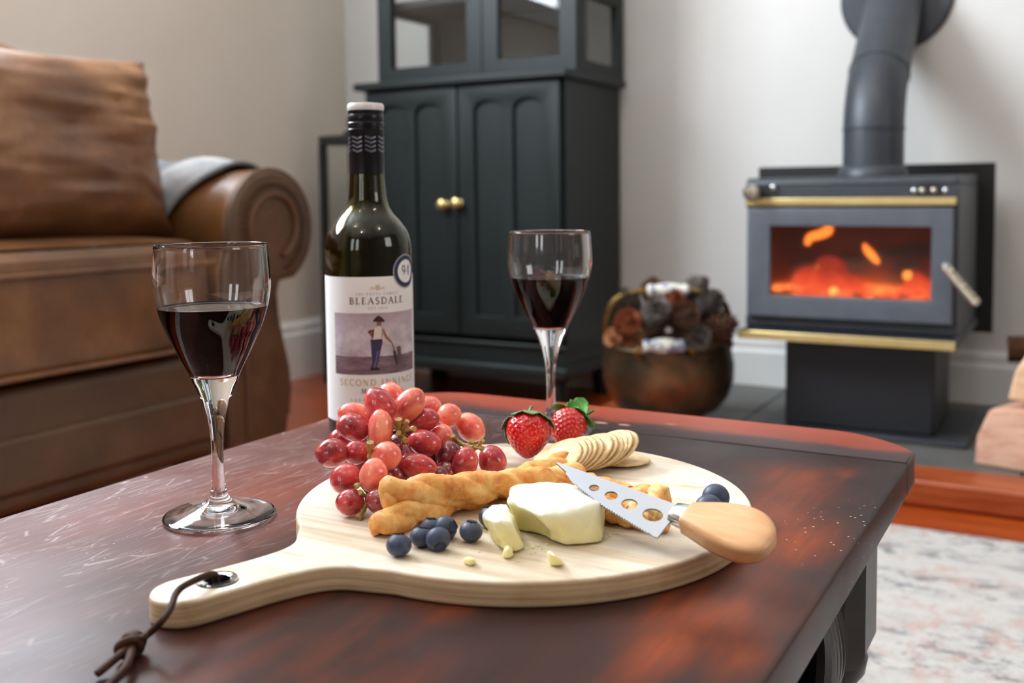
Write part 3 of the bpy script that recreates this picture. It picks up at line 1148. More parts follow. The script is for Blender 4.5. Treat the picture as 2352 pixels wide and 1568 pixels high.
pb = pillow_mesh(0.372, 0.208, 0.135, 3.1, 0.045)
pm = Matrix(((0, -0.20, 0.98, 0), (1, 0, 0, 0), (0, 0.98, 0.20, 0), (0, 0, 0, 1)))
pc = Vector((-1.80, 1.235, SO + 0.297))
pb.v = [pc + (pm.to_3x3() @ p) for p in pb.v]
me = pb.mesh('scatter_cushion', pc)
weld(me, 0.0005)
solid('scatter_cushion', me, mats['leather_pillow'], 'creased tan leather scatter cushion leaning on the brown sofa', 'cushion', pc)

# knitted throw over the far arm
b = MB()
ol = [(y, z) for y, z in arm_outline(1)[:25]]
c = (1.700, 0.133)


def throw(u, v):
    # v runs from inside the seat, over the roll and down outside
    s = v
    if s < 0.3:
        t = s / 0.3
        y, z = 1.548 - 0.012, -0.0 + t * 0.13
        q = Vector((0, y, z))
    else:
        a = R(196 - (s - 0.3) / 0.7 * 215)
        rr = 0.126 + 0.014
        q = Vector((0, c[0] + rr * math.cos(a), c[1] + rr * math.sin(a)))
    w = mnoise.noise(Vector((u * 3, v * 5, 2.0))) * 0.010 + 0.006 * math.sin(u * 22 + v * 3)
    ctr = Vector((0, c[0], c[1]))
    d = (q - ctr).normalized() if s >= 0.3 else Vector((0, -1, 0))
    q = q + d * (max(w, -0.008) + 0.004)
    return Vector((-2.34 + u * (0.50 + 0.19 * min(1.0, max(0.0, (v - 0.2) / 0.35))), q.y, SO + q.z))


b.grid(44, 60, throw)
o = solid('throw_blanket', b, mats['blanket'], 'grey and white throw draped over the rolled sofa arm', 'blanket', (-2.1, 1.7, SO + 0.2), sharp=0)
sd = o.modifiers.new('thickness', 'SOLIDIFY')
sd.thickness = 0.008
sd.offset = 1

# ------------------------------------------------------------------ lantern on the floor
lx0, lx1, ly0, ly1 = -2.265, -2.085, 2.70, 2.88
lan = thing('lantern', 'tall black metal lantern standing between the sofa and the dark cabinet', 'lantern', ((lx0 + lx1) / 2, (ly0 + ly1) / 2, 0))
lz0, lz1 = 0.0, SO + 0.40
part('base', MB().box(lx0, lx1, ly0, ly1, lz0, 0.04), mats['iron'], lan, bevel=0.004)
pw = 0.022
for x in (lx0, lx1 - pw):
    for y in (ly0, ly1 - pw):
        part('corner_post', MB().box(x, x + pw, y, y + pw, 0.04, lz1 - 0.03), mats['iron'], lan, smooth=False)
part('roof', MB().box(lx0, lx1, ly0, ly1, lz1 - 0.03, lz1), mats['iron'], lan, bevel=0.004)
part('chimney_cap', MB().lathe([(0, lz1), (0.05, lz1), (0.035, lz1 + 0.02), (0, lz1 + 0.02)], ((lx0 + lx1) / 2, (ly0 + ly1) / 2, 0), 20), mats['iron'], lan)
part('ring_handle', MB().tube([(0.5 * (lx0 + lx1) + 0.032 * math.cos(a), 0.5 * (ly0 + ly1), lz1 + 0.048 + 0.032 * math.sin(a)) for a in [2 * PI * i / 20 for i in range(20)]], 0.005, 8, closed=True), mats['iron'], lan)
for (a0, a1, b0, b1) in ((lx0 + pw, lx1 - pw, ly0 + 0.008, ly0 + 0.011), (lx0 + pw, lx1 - pw, ly1 - 0.011, ly1 - 0.008), (lx0 + 0.008, lx0 + 0.011, ly0 + pw, ly1 - pw), (lx1 - 0.011, lx1 - 0.008, ly0 + pw, ly1 - pw)):
    part('pane', MB().box(a0, a1, b0, b1, 0.04, lz1 - 0.03), mats['pane'], lan, smooth=False)
part('candle', MB().lathe([(0, 0.04), (0.035, 0.04), (0.035, 0.20), (0.03, 0.204), (0, 0.2)], ((lx0 + lx1) / 2, (ly0 + ly1) / 2, 0), 24), mats['ceramic'], lan)

# ------------------------------------------------------------------ display cabinet
CX0, CX1, CY0, CY1 = -2.015, -1.305, 2.62, 3.02
cab = thing('display_cabinet', 'dark green two-part display cabinet with arched lower doors and glazed upper doors', 'cabinet', ((CX0 + CX1) / 2, 2.82, 0))
cz0, cz1 = 0.10, SO + 0.528
G_ = mats['cabinet']
b = MB()
b.box(CX0, CX0 + 0.018, CY0 + 0.02, CY1, cz0, cz1)
b.box(CX1 - 0.018, CX1, CY0 + 0.02, CY1, cz0, cz1)
b.box(CX0 + 0.018, CX1 - 0.018, CY1 - 0.012, CY1, cz0, cz1)
b.box(CX0 + 0.018, CX1 - 0.018, CY0 + 0.02, CY1 - 0.012, cz0, cz0 + 0.02)
b.box(CX0, CX1, CY0 + 0.002, CY0 + 0.02, cz0, cz0 + 0.10)
part('lower_carcass', b, G_, cab, smooth=False)
part('plinth_moulding', MB().box(CX0 - 0.012, CX1 + 0.012, CY0 - 0.012, CY1, cz0 + 0.0, cz0 + 0.035), G_, cab, bevel=0.008, seg=2)
part('plinth_moulding', MB().box(CX0 - 0.006, CX1 + 0.006, CY0 - 0.006, CY1, cz0 + 0.085, cz0 + 0.10), G_, cab, bevel=0.005, seg=2)
for x in (CX0 + 0.04, CX1 - 0.04):
    for y in (CY0 + 0.03, CY1 - 0.05):
        part('foot', MB().lathe([(0, 0), (0.026, 0), (0.034, 0.05), (0.028, 0.085), (0.036, 0.10), (0, 0.10)], (x, y, 0), 20), G_, cab)


def arch(x0, x1, z0, z1, n=14):
    w, r = (x1 - x0) / 2, (x1 - x0) * 0.30
    pts = [(x0, z0), (x1, z0)]
    for i in range(n + 1):
        a = PI * i / n
        pts.append(((x0 + x1) / 2 + w * math.cos(a), z1 - r + r * math.sin(a)))
    return pts


mid = -1.661
for k, (x0, x1) in enumerate(((CX0 + 0.012, mid - 0.003), (mid + 0.003, CX1 - 0.012))):
    z0, z1 = SO - 0.225, SO + 0.522
    out = [(x0, z0), (x1, z0), (x1, z1), (x0, z1)]
    w = (x1 - x0)
    holes, cells = [], []
    for q in range(2):
        a0 = x0 + (0.055 if q == 0 else w / 2 + 0.018)
        a1 = a0 + w / 2 - 0.072
        cells.append((a0, a1))
        holes.append(arch(a0, a1, z0 + 0.06, z1 - 0.045)[::-1])
    mt = Matrix(((1, 0, 0, 0), (0, 0, 1, CY0 + 0.009), (0, 1, 0, 0), (0, 0, 0, 1)))
    me = curve_mesh('lower_door', [out] + holes, 0.009 - 0.003, 0.003, LOC[cab.name], mt, 2)
    dr = part('lower_door', me, G_, cab)
    for a0, a1 in cells:
        part('arched_panel', MB().box(a0 - 0.006, a1 + 0.006, CY0 + 0.0115, CY0 + 0.0175, z0 + 0.05, z1 - 0.038), G_, dr, smooth=False)
    kx = -1.706 if k == 0 else -1.656
    kz = SO + (0.170 if k == 0 else 0.174)
    kp = [(0, 0.0), (0.011, 0.0), (0.007, 0.004), (0.006, 0.010), (0.013, 0.016), (0.0165, 0.022), (0.014, 0.029), (0.006, 0.033), (0, 0.033)]
    part('knob', MB().lathe(kp, (kx, CY0, kz), 20, Matrix.Rotation(R(90), 3, 'X')), mats['brass'], dr, label='round brass knob')
part('counter', MB().box(CX0 - 0.022, CX1 + 0.022, CY0 - 0.02, CY1 + 0.005, cz1, cz1 + 0.024), G_, cab, bevel=0.006, seg=3)
UX0, UX1, UY0, UY1 = -1.992, -1.288, 2.675, 3.015
uz0, uz1 = cz1 + 0.024, 1.98
S_ = 0.05
b = MB()
for x in (UX0, UX1 - 0.024):
    for y0, y1 in ((UY0 + 0.02, UY0 + 0.02 + S_), (UY1 - S_, UY1)):
        b.box(x, x + 0.024, y0, y1, uz0, uz1)
    for z0, z1 in ((uz0, uz0 + 0.035), (SO + 0.775, SO + 0.82), (uz1 - 0.08, uz1)):
        b.box(x, x + 0.024, UY0 + 0.02 + S_, UY1 - S_, z0, z1)
b.box(UX0 + 0.024, UX1 - 0.024, UY0 + 0.02, UY1 - 0.012, uz0, uz0 + 0.012)
b.box(UX0, UX1, UY0 + 0.02, UY1, uz1, uz1 + 0.02)
part('upper_carcass', b, G_, cab, smooth=False)
part('cornice', MB().box(UX0 - 0.03, UX1 + 0.03, UY0 - 0.03, UY1, uz1 + 0.02, uz1 + 0.07), G_, cab, bevel=0.015, seg=3)
part('back_panel', MB().box(UX0 + 0.024, UX1 - 0.024, UY1 - 0.012, UY1, uz0, uz1), mats['cabinet_inside'], cab, smooth=False)
part('shelf', MB().box(UX0 + 0.024, UX1 - 0.024, UY0 + 0.05, UY1 - 0.012, SO + 0.795, SO + 0.815), mats['cabinet_inside'], cab, smooth=False)
part('shelf', MB().box(UX0 + 0.024, UX1 - 0.024, UY0 + 0.05, UY1 - 0.012, SO + 1.10, SO + 1.12), mats['cabinet_inside'], cab, smooth=False)
for x in (UX0 + 0.010, UX1 - 0.014):
    part('side_pane', MB().box(x, x + 0.004, UY0 + 0.02 + S_ - 0.004, UY1 - S_ + 0.004, uz0 + 0.03, uz1 - 0.07), mats['pane'], cab, smooth=False)
um = -1.603
for x0, x1 in ((UX0 + 0.002, um - 0.002), (um + 0.002, UX1 - 0.002)):
    b = MB()
    fw = 0.052
    z0, z1 = uz0 + 0.003, uz1 - 0.003
    b.box(x0, x0 + fw, UY0, UY0 + 0.02, z0, z1)
    b.box(x1 - fw, x1, UY0, UY0 + 0.02, z0, z1)
    b.box(x0 + fw, x1 - fw, UY0, UY0 + 0.02, z0, z0 + 0.045)
    b.box(x0 + fw, x1 - fw, UY0, UY0 + 0.02, z1 - 0.07, z1)
    ud = part('upper_door', b, G_, cab, smooth=False)
    part('door_pane', MB().box(x0 + fw - 0.004, x1 - fw + 0.004, UY0 + 0.008, UY0 + 0.012, z0 + 0.04, z1 - 0.06), mats['pane'], ud, smooth=False)

# ------------------------------------------------------------------ wood stove
VX0, VX1, VY0, VY1 = -0.727, -0.250, 2.45, 2.90
vz0, vz1 = SO - 0.145, SO + 0.232
st = thing('wood_stove', 'charcoal grey wood stove with brass trims and a lit fire behind its glass door', 'stove', (-0.4885, 2.68, HZ))
V_ = mats['stove']
w = 0.012
DX0, DX1, DZ0, DZ1 = VX0 + 0.008, VX1 - 0.008, SO - 0.100, SO + 0.160      # door opening
b = MB()
b.box(VX0, VX0 + w, VY0 + 0.012, VY1, vz0 + 0.012, vz1 - 0.02)
b.box(VX1 - w, VX1, VY0 + 0.012, VY1, vz0 + 0.012, vz1 - 0.02)
b.box(VX0 + w, VX1 - w, VY1 - w, VY1, vz0 + 0.012, vz1 - 0.02)
part('firebox', b, V_, st, bevel=0.003)
b = MB()
top = [(VY0 + 0.030, vz1 - 0.02), (VY0 + 0.0, vz1 - 0.02), (VY0 + 0.002, vz1 - 0.008), (VY0 + 0.014, vz1), (VY1 + 0.0, vz1 + 0.006), (VY1, vz1 - 0.02)]
b.prism(top, lambda p: Vector((VX0, p[0], p[1])), lambda p: Vector((VX1, p[0], p[1])))
part('top_plate', b, V_, st, bevel=0.005, seg=3)
part('upper_fascia', MB().box(VX0, VX1, VY0, VY0 + 0.012, SO + 0.163, vz1 - 0.02), V_, st, bevel=0.002)
part('lower_fascia', MB().box(VX0, VX1, VY0 + 0.006, VY0 + 0.018, SO - 0.126, SO - 0.102), V_, st, bevel=0.002)
part('ash_lip', MB().box(VX0 - 0.006, VX1 + 0.006, VY0 - 0.045, VY1, vz0 - 0.008, vz0 + 0.014), V_, st, bevel=0.004, seg=2)
part('brass_trim', MB().box(VX0 + 0.002, VX1 - 0.004, VY0 - 0.006, VY0, SO + 0.166, SO + 0.1835), mats['brass'], st, bevel=0.002, label='upper brass strip')
part('brass_trim', MB().box(VX0 - 0.004, VX1 + 0.004, VY0 - 0.051, VY0 - 0.045, vz0 - 0.007, vz0 + 0.0135), mats['brass'], st, bevel=0.002, label='lower brass strip')
kn = part('air_control_knob', MB().lathe([(0, 0), (0.014, 0), (0.014, 0.012), (0.019, 0.016), (0.020, 0.034), (0.014, 0.042), (0, 0.044)], (-0.704, VY0, SO + 0.197), 24, Matrix.Rotation(R(90), 3, 'X')), mats['spring'], st)
part('control_slot', MB().box(-0.735 + 0.012, -0.645, VY0 - 0.0015, VY0 + 0.001, SO + 0.182, SO + 0.212), mats['black'], st, smooth=False)
part('indicator_screw', MB().ball((-0.660, VY0 - 0.001, SO + 0.210), 0.007, 0.004, 0.007, n=12, k=8), mats['chrome'], st)
part('badge', MB().box(-0.335, -0.285, VY0 - 0.0015, VY0 + 0.001, SO + 0.188, SO + 0.210), mats['black'], st, smooth=False)
for x in (-0.342, -0.325, -0.301, -0.277):
    part('fascia_screw', MB().ball((x, VY0 - 0.001, SO + 0.199), 0.0065, 0.004, 0.0065, n=12, k=8), mats['chrome'] if x in (-0.342, -0.277) else mats['spring'], st)
# door frame with a window opening
out = [(DX0, DZ0), (DX1, DZ0), (DX1, DZ1), (DX0, DZ1)]
px0, px1, pz0, pz1 = -0.663, -0.303, SO - 0.048, SO + 0.117
mt = Matrix(((1, 0, 0, 0), (0, 0, 1, VY0 - 0.002), (0, 1, 0, 0), (0, 0, 0, 1)))
me = curve_mesh('door', [out, [(px0, pz0), (px0, pz1), (px1, pz1), (px1, pz0)]], 0.012 - 0.004, 0.004, LOC[st.name], mt, 3)
door = part('door', me, mats['stove_door'], st)
part('pane', MB().box(px0 - 0.01, px1 + 0.01, VY0 + 0.006, VY0 + 0.010, pz0 - 0.01, pz1 + 0.01), mats['stove_glass'], door, smooth=False)
hp0, hp1 = Vector((-0.268, VY0 - 0.055, SO + 0.032)), Vector((-0.206, VY0 - 0.055, SO - 0.043))
dirh = hp1 - hp0
spiral = [hp0 + dirh * (i / 160) + Vector((0.009 * math.cos(i * 0.75) * 0.75, 0.009 * math.sin(i * 0.75), 0.009 * math.cos(i * 0.75) * 0.6)) for i in range(161)]
hd = part('door_handle', MB().tube([hp0 - dirh * 0.1, hp0, hp1, hp1 + dirh * 0.06], [0.008, 0.009, 0.009, 0.007], 12).tube([hp0, hp0 + Vector((0, 0.05, 0))], 0.007, 10), mats['chrome'], door)
part('coil_grip', MB().tube(spiral, 0.0032, 6), mats['spring'], hd)
# inside the firebox
b = MB()
b.box(VX0 + w, VX1 - w, VY0 + 0.02, VY1 - w, SO - 0.10, SO - 0.062)
b.box(VX0 + w, VX0 + w + 0.025, VY0 + 0.02, VY1 - w, SO - 0.062, SO + 0.19)
b.box(VX1 - w - 0.025, VX1 - w, VY0 + 0.02, VY1 - w, SO - 0.062, SO + 0.19)
b.box(VX0 + w + 0.025, VX1 - w - 0.025, VY1 - w - 0.05, VY1 - w, SO - 0.062, SO + 0.19)
b.box(VX0 + w + 0.025, VX1 - w - 0.025, VY0 + 0.02, VY1 - w - 0.05, SO + 0.16, SO + 0.19)
part('firebrick_lining', b, mats['firebrick'], st, smooth=False)


def bed(u, v):
    x = -0.695 + u * 0.415
    y = VY0 + 0.04 + v * 0.33
    h = 0.012 + 0.050 * math.exp(-((x + 0.560) / 0.075) ** 2 - ((v - 0.30) / 0.38) ** 2) + 0.020 * math.exp(-((x + 0.335) / 0.05) ** 2 - ((v - 0.3) / 0.4) ** 2)
    h += 0.014 * mnoise.noise(Vector((x * 34, y * 34, 0.3))) + 0.008 * mnoise.noise(Vector((x * 80, y * 80, 4.3)))
    return Vector((x, y, SO - 0.060 + max(h, 0.0)))


part('ember_bed', MB().grid(70, 50, bed), mats['ember'], st, sharp=0, label='glowing orange embers')
for k, (p0, p1, r) in enumerate((((-0.66, 2.62, SO - 0.005), (-0.40, 2.72, SO + 0.02), 0.036), ((-0.52, 2.56, SO + 0.005), (-0.33, 2.70, SO + 0.045), 0.034), ((-0.62, 2.74, SO - 0.01), (-0.34, 2.60, SO - 0.005), 0.032))):
    q = [Vector(p0).lerp(Vector(p1), i / 8) for i in range(9)]
    part('burning_log', MB().tube(q, [r * (0.92 + 0.12 * math.sin(i * 2 + k)) for i in range(9)], 12).displace(0.006, 30, k), mats['char'], st)


def flame(pts, rad, mat):
    q = smoothpath(pts, 6)
    n = len(q)
    return part('flame', MB().tube(q, [max(rad * math.sin(PI * (0.12 + 0.86 * i / (n - 1))) ** 0.8, 0.0008) for i in range(n)], 12), mat, st)


flame([(-0.590, 2.50, SO + 0.070), (-0.584, 2.50, SO + 0.088), (-0.560, 2.50, SO + 0.096), (-0.540, 2.50, SO + 0.106), (-0.548, 2.50, SO + 0.122), (-0.566, 2.50, SO + 0.128)], 0.011, mats['flame'])
flame([(-0.425, 2.50, SO + 0.030), (-0.440, 2.50, SO + 0.048), (-0.452, 2.50, SO + 0.062), (-0.458, 2.50, SO + 0.076)], 0.009, mats['flame'])
flame([(-0.545, 2.53, SO - 0.060), (-0.552, 2.53, SO - 0.030), (-0.550, 2.53, SO + 0.010), (-0.560, 2.53, SO + 0.040)], 0.055, mats['flame_red'])
flame([(-0.590, 2.54, SO - 0.055), (-0.600, 2.54, SO - 0.030), (-0.590, 2.54, SO + 0.015)], 0.040, mats['flame_red'])
flame([(-0.490, 2.54, SO - 0.060), (-0.500, 2.54, SO - 0.035), (-0.505, 2.54, SO + 0.000)], 0.040, mats['flame_red'])
flame([(-0.340, 2.54, SO - 0.060), (-0.345, 2.54, SO - 0.040), (-0.350, 2.54, SO + 0.010)], 0.036, mats['flame_red'])
flame([(-0.562, 2.50, SO + 0.000), (-0.560, 2.50, SO + 0.010), (-0.562, 2.50, SO + 0.022)], 0.011, mats['flame'])
flame([(-0.366, 2.51, SO - 0.006), (-0.362, 2.51, SO + 0.004), (-0.356, 2.51, SO + 0.012)], 0.010, mats['flame'])
flame([(-0.535, 2.50, SO - 0.045), (-0.530, 2.50, SO - 0.030), (-0.520, 2.50, SO - 0.018)], 0.016, mats['flame'])
# pedestal, base plate, heat shield, flue
part('pedestal', MB().box(-0.645, -0.300, 2.515, 2.80, HZ + 0.012, vz0 - 0.008), mats['stove_dark'], st, bevel=0.006)
part('base_plate', MB().box(-0.70, -0.225, 2.475, 2.86, HZ, HZ + 0.012), V_, st, bevel=0.004)
part('heat_shield', MB().box(-0.83, -0.212, 2.925, 2.937, SO - 0.175, SO + 0.268), mats['black_panel'], st, smooth=False)
for x in (-0.79, -0.25):
    part('shield_bracket', MB().box(x - 0.012, x + 0.012, 2.937, 3.0485, SO + 0.1, SO + 0.12), mats['black'], st, smooth=False)
fr = 0.074
FX = -0.480
path = [(FX, 2.725, vz1 + 0.002), (FX, 2.725, SO + 0.34)]
for i in range(1, 9):
    a = R(45 * i / 8)
    path.append((FX, 2.725 + 0.22 * (1 - math.cos(a)), SO + 0.34 + 0.22 * math.sin(a)))
yy, zz = path[-1][1], path[-1][2]
path.append((FX, 2.997, zz + (2.997 - yy)))
fb = MB().tube(path, fr, 40)
for p in fb.v[-40:]:          # cut the slanting end flush with the wall rosette
    k = 3.036 - p.y
    p.y += k
    p.z += k
flu = part('flue_pipe', fb, V_, st)
part('flue_collar', MB().lathe([(fr, 0), (fr + 0.012, 0), (fr + 0.010, 0.012), (fr + 0.003, 0.024), (fr, 0.026)], (FX, 2.725, vz1 + 0.004), 40), V_, flu)
part('flue_joint', MB().lathe([(fr, 0), (fr + 0.0025, 0.001), (fr + 0.0025, 0.006), (fr, 0.007)], (FX, 2.725, SO + 0.352), 40), V_, flu)
part('flue_joint', MB().lathe([(fr, 0), (fr + 0.0025, 0.001), (fr + 0.0025, 0.006), (fr, 0.007)], (FX, path[9][1], path[9][2]), 40, Matrix.Rotation(R(-45), 3, 'X')), V_, flu)
part('wall_rosette', MB().lathe([(0, 0), (0.150, 0), (0.150, 0.006), (0.142, 0.012), (0.05, 0.0135), (0, 0.0135)], (FX, 3.0485, SO + 0.735), 48, Matrix.Rotation(R(90), 3, 'X')), mats['stove'], st)

# ------------------------------------------------------------------ firewood by the stove
def split_log(name, pts, length, mat, label, yaw, seed):
    """a split log: a wedge outline (across, up) swept along its length, which runs away from the camera side"""
    c = Vector(pts[0])
    ol = pts[1]
    d = Vector((math.sin(yaw), math.cos(yaw), 0))
    e = Vector((d.y, -d.x, 0))
    b = MB()
    n = len(ol)
    k = 10
    v = []
    for i in range(k):
        t = i / (k - 1)
        for (a, h) in ol:
            sh = 1 + 0.05 * math.sin(3 * t + a * 40 + seed)
            v.append(c + d * (length * t) + e * (a * sh) + Vector((0, 0, max(h * sh, 0.0))))
    f = [(i * n + j, i * n + (j + 1) % n, (i + 1) * n + (j + 1) % n, (i + 1) * n + j) for i in range(k - 1) for j in range(n)]
    f += [tuple(range(n - 1, -1, -1)), tuple(range((k - 1) * n, k * n))]
    b.add(v, f)
    return solid(name, b, mats[mat], label, 'log', c, 'firewood beside the stove', bevel=0.006, seg=2)


split_log('firewood_log', ((-0.035, 2.31, HZ), [(-0.165, 0.0), (0.12, 0.0), (0.14, 0.06), (0.10, 0.125), (-0.02, 0.135), (-0.135, 0.118), (-0.16, 0.06)]), 0.34, 'split_pink', 'pale pink split log lying lowest in the firewood stack', 0.25, 1)
split_log('firewood_log', ((-0.005, 2.32, HZ + 0.145), [(-0.135, 0.0), (0.12, 0.002), (0.13, 0.06), (0.06, 0.125), (-0.10, 0.118), (-0.125, 0.06)]), 0.32, 'split_wood', 'pale yellow split log, middle of the firewood stack', 0.2, 2)
split_log('firewood_log', ((0.03, 2.35, HZ + 0.279), [(-0.12, 0.0), (0.12, 0.0), (0.13, 0.05), (0.02, 0.075), (-0.11, 0.05)]), 0.30, 'bark', 'dark bark-covered log near the top of the firewood stack', 0.3, 3)
c = (-0.105, 2.60, HZ + 0.2)
b = MB().tube([(-0.158, 2.68, HZ + 0.205), (-0.02, 2.68, HZ + 0.212), (0.16, 2.69, HZ + 0.216)], [0.032, 0.034, 0.03], 14).displace(0.004, 30, 2)
solid('firewood_log', b, mats['bark'], 'round dark log end poking out left of the pale firewood', 'log', c, 'firewood beside the stove')
c = (0.08, 2.46, HZ + 0.38)
b = MB().tube([(-0.085, 2.42, HZ + 0.400), (0.06, 2.44, HZ + 0.402), (0.22, 2.46, HZ + 0.402)], [0.034, 0.038, 0.036], 14).displace(0.004, 30, 5)
solid('firewood_log', b, mats['bark'], 'brown bark log lying topmost on the firewood stack', 'log', c, 'firewood beside the stove')

# ------------------------------------------------------------------ copper scuttle with pine cones
sc_c = Vector((-0.935, 2.47, HZ))
scu = thing('coal_scuttle', 'round tarnished copper scuttle with ceramic grips, filled with pine cones', 'scuttle', sc_c)
prof = [(0, 0.0), (0.095, 0.0), (0.100, 0.012), (0.090, 0.020), (0.128, 0.036), (0.155, 0.070), (0.167, 0.110), (0.168, 0.150), (0.161, 0.184), (0.162, 0.194), (0.167, 0.198), (0.164, 0.205), (0.156, 0.203), (0.154, 0.186), (0.160, 0.15), (0.159, 0.11), (0.147, 0.075), (0.118, 0.046), (0, 0.045)]
part('pot', MB().lathe(prof, sc_c, 56), mats['copper'], scu)
hdir = RGT.copy()
BFRONT = Vector((EYE.x - sc_c.x, EYE.y - sc_c.y, 0)).normalized()
hd_pts = []
for i in range(25):
    a = PI * i / 24
    ca, sa = math.cos(a), math.sin(a)
    # a squarish bail over the pot
    q = 4.0
    m_ = (abs(ca) ** q + abs(sa) ** q) ** (-1 / q)
    hd_pts.append(sc_c + hdir * (-0.158 * ca * m_) + Vector((0, 0, 0.19 + 0.150 * sa * m_)) + BFRONT * (0.055 * sa * m_))
part('bail_handle', MB().tube(hd_pts, 0.0085, 10), mats['old_brass'], scu)
mid_h = hd_pts[12]
gp = [(0, -0.052), (0.013, -0.052), (0.017, -0.044), (0.014, -0.034), (0.018, -0.018), (0.0195, 0), (0.018, 0.018), (0.014, 0.034), (0.017, 0.044), (0.013, 0.052), (0, 0.052)]
along = Matrix((hdir, Vector((0, 0, 1)).cross(hdir), Vector((0, 0, 1)))).transposed() @ Matrix.Rotation(R(90), 3, 'Y')
part('ceramic_grip', MB().lathe(gp, mid_h, 24, along), mats['ceramic'], scu, label='blue and white ceramic grip on the bail')
front = (EYE - sc_c)
front.z = 0
front.normalize()
g2 = sc_c + front * 0.172 - hdir * 0.008 + Vector((0, 0, 0.218))
part('ceramic_grip', MB().lathe(gp, g2, 24, along), mats['ceramic'], scu, label='cream ceramic grip on the front loop')
for sg in (-1, 1):
    lp = [g2 + hdir * (0.052 * sg), g2 + hdir * (0.068 * sg) - Vector((0, 0, 0.015)), sc_c + front * 0.150 + hdir * (0.060 * sg) + Vector((0, 0, 0.180))]
    part('front_loop', MB().tube(smoothpath(lp, 5), 0.006, 8), mats['old_brass'], scu)


def cone_mesh(seed):
    b = MB().lathe([(0, -0.045), (0.014, -0.042), (0.021, -0.025), (0.021, -0.005), (0.015, 0.022), (0.006, 0.042), (0, 0.046)], n=14)
    rnd = random.Random(seed)
    N = 95
    for i in range(N):
        t = i / (N - 1)
        z = -0.043 + 0.086 * t
        r = 0.016 + 0.018 * math.sin(PI * min(1, (1 - t) * 0.86 + 0.10)) ** 0.8
        r *= (1.0 if t < 0.72 else 1 - (t - 0.72) * 2.2)
        a = i * 2.39996
        e = Vector((math.cos(a), math.sin(a), 0))
        s = Vector((-math.sin(a), math.cos(a), 0))
        w = 0.0085 * (0.7 + 0.5 * math.sin(PI * (1 - t)))
        up = Vector((0, 0, 1))
        p0 = e * (r * 0.45) + up * (z - 0.003)
        tip = e * (r * 1.12) + up * (z + 0.010 + rnd.uniform(-0.002, 0.002))
        mdl = e * (r * 0.85) + up * (z + 0.002)
        v = [p0 - s * w * 0.5, p0 + s * w * 0.5, mdl + s * w, tip + s * w * 0.35, tip - s * w * 0.35, mdl - s * w, mdl + up * 0.004, mdl - up * 0.0025]
        b.add(v, [(0, 1, 2, 6), (6, 2, 3), (6, 3, 4), (6, 4, 5), (0, 6, 5), (0, 7, 2, 1), (7, 3, 2), (7, 4, 3), (7, 5, 4), (0, 5, 7)])
    return b


cm = {k: cone_mesh(i) for i, k in enumerate(('cone_red', 'cone_brown', 'cone_grey', 'cone_tan'))}
cmesh = {}
for k, v in cm.items():
    cmesh[k] = v.mesh('pine_cone', (0, 0, 0))
    cmesh[k].materials.append(mats[k])
cone_list = [  # image position, depth, material, scale, axis, label
    (1438, 735, 2.47, 'cone_red', 1.05, (0.3, -0.8, 0.5), 'reddish-brown pine cone at the left of the scuttle, above the two tan ones'),
    (1414, 768, 2.555, 'cone_tan', 0.80, (-0.5, -0.7, 0.2), 'small tan pine cone at the far left rim of the scuttle'),
    (1450, 770, 2.505, 'cone_tan', 0.80, (0.4, -0.8, 0.3), 'small tan pine cone just left of the front ceramic grip'),
    (1448, 690, 2.56, 'cone_grey', 1.00, (-0.4, 0.1, 0.9), 'grey pine cone upright at the back left of the scuttle'),
    (1510, 715, 2.45, 'cone_grey', 1.15, (-0.2, -0.6, 0.75), 'large grey pine cone in the middle, above the front ceramic grip'),
    (1545, 690, 2.54, 'cone_red', 0.95, (0.2, -0.5, 0.8), 'rust-coloured pine cone high in the middle of the scuttle'),
    (1567, 720, 2.44, 'cone_brown', 1.15, (0.5, -0.75, 0.4), 'brown pine cone facing out right of the middle of the scuttle'),
    (1592, 660, 2.58, 'cone_grey', 1.10, (0.7, 0.1, 0.6), 'dark pine cone topmost at the right beside the bail grip'),
    (1625, 690, 2.52, 'cone_grey', 1.10, (0.6, -0.5, 0.6), 'grey pine cone under the right arm of the bail'),
    (1648, 745, 2.46, 'cone_brown', 1.20, (0.75, -0.5, 0.35), 'dark brown pine cone at the right rim of the scuttle'),
    (1600, 765, 2.41, 'cone_grey', 0.95, (0.3, -0.9, 0.0), 'grey pine cone at the right of the front ceramic grip'),
    (1500, 742, 2.60, 'cone_brown', 1.10, (-0.2, -0.7, 0.6), 'shaded brown pine cone low between the front ones in the scuttle'),
    (1572, 748, 2.58, 'cone_brown', 1.10, (0.3, -0.6, 0.6), 'shaded brown pine cone behind the front ceramic grip'),
    (1618, 722, 2.60, 'cone_grey', 1.10, (0.4, -0.4, 0.8), 'shaded grey pine cone in the gap right of the brown one'),
    (1500, 665, 2.60, 'cone_brown', 1.00, (0.0, 0.4, 0.9), 'brown pine cone behind the blue and white bail grip'),
]
for (px, py, d, mk, s, ax, lb) in cone_list:
    o = link('pine_cone', cmesh[mk], None)
    axw = RGT * ax[0] - FWD * (-ax[1]) + UPV * ax[2]
    rot = Vector((0, 0, 1)).rotation_difference(axw.normalized()).to_matrix().to_4x4()
    s *= 0.86
    o.matrix_world = Matrix.Translation(at(px, py + 8, d + 0.012)) @ rot @ Matrix.Diagonal((s, s, s, 1))
    tag(o, lb, 'pine cone', 'pine cones in the copper scuttle')
# ------------------------------------------------------------------ serving board
BC = Vector((-0.305, 0.553, TT))
BD = Vector((-0.337, -0.942, 0)).normalized()
BN = Vector((-BD.y, BD.x, 0))
RB = 0.1402
sb = thing('serving_board', 'round pale wooden serving board with a long handle and a leather cord', 'board', BC)
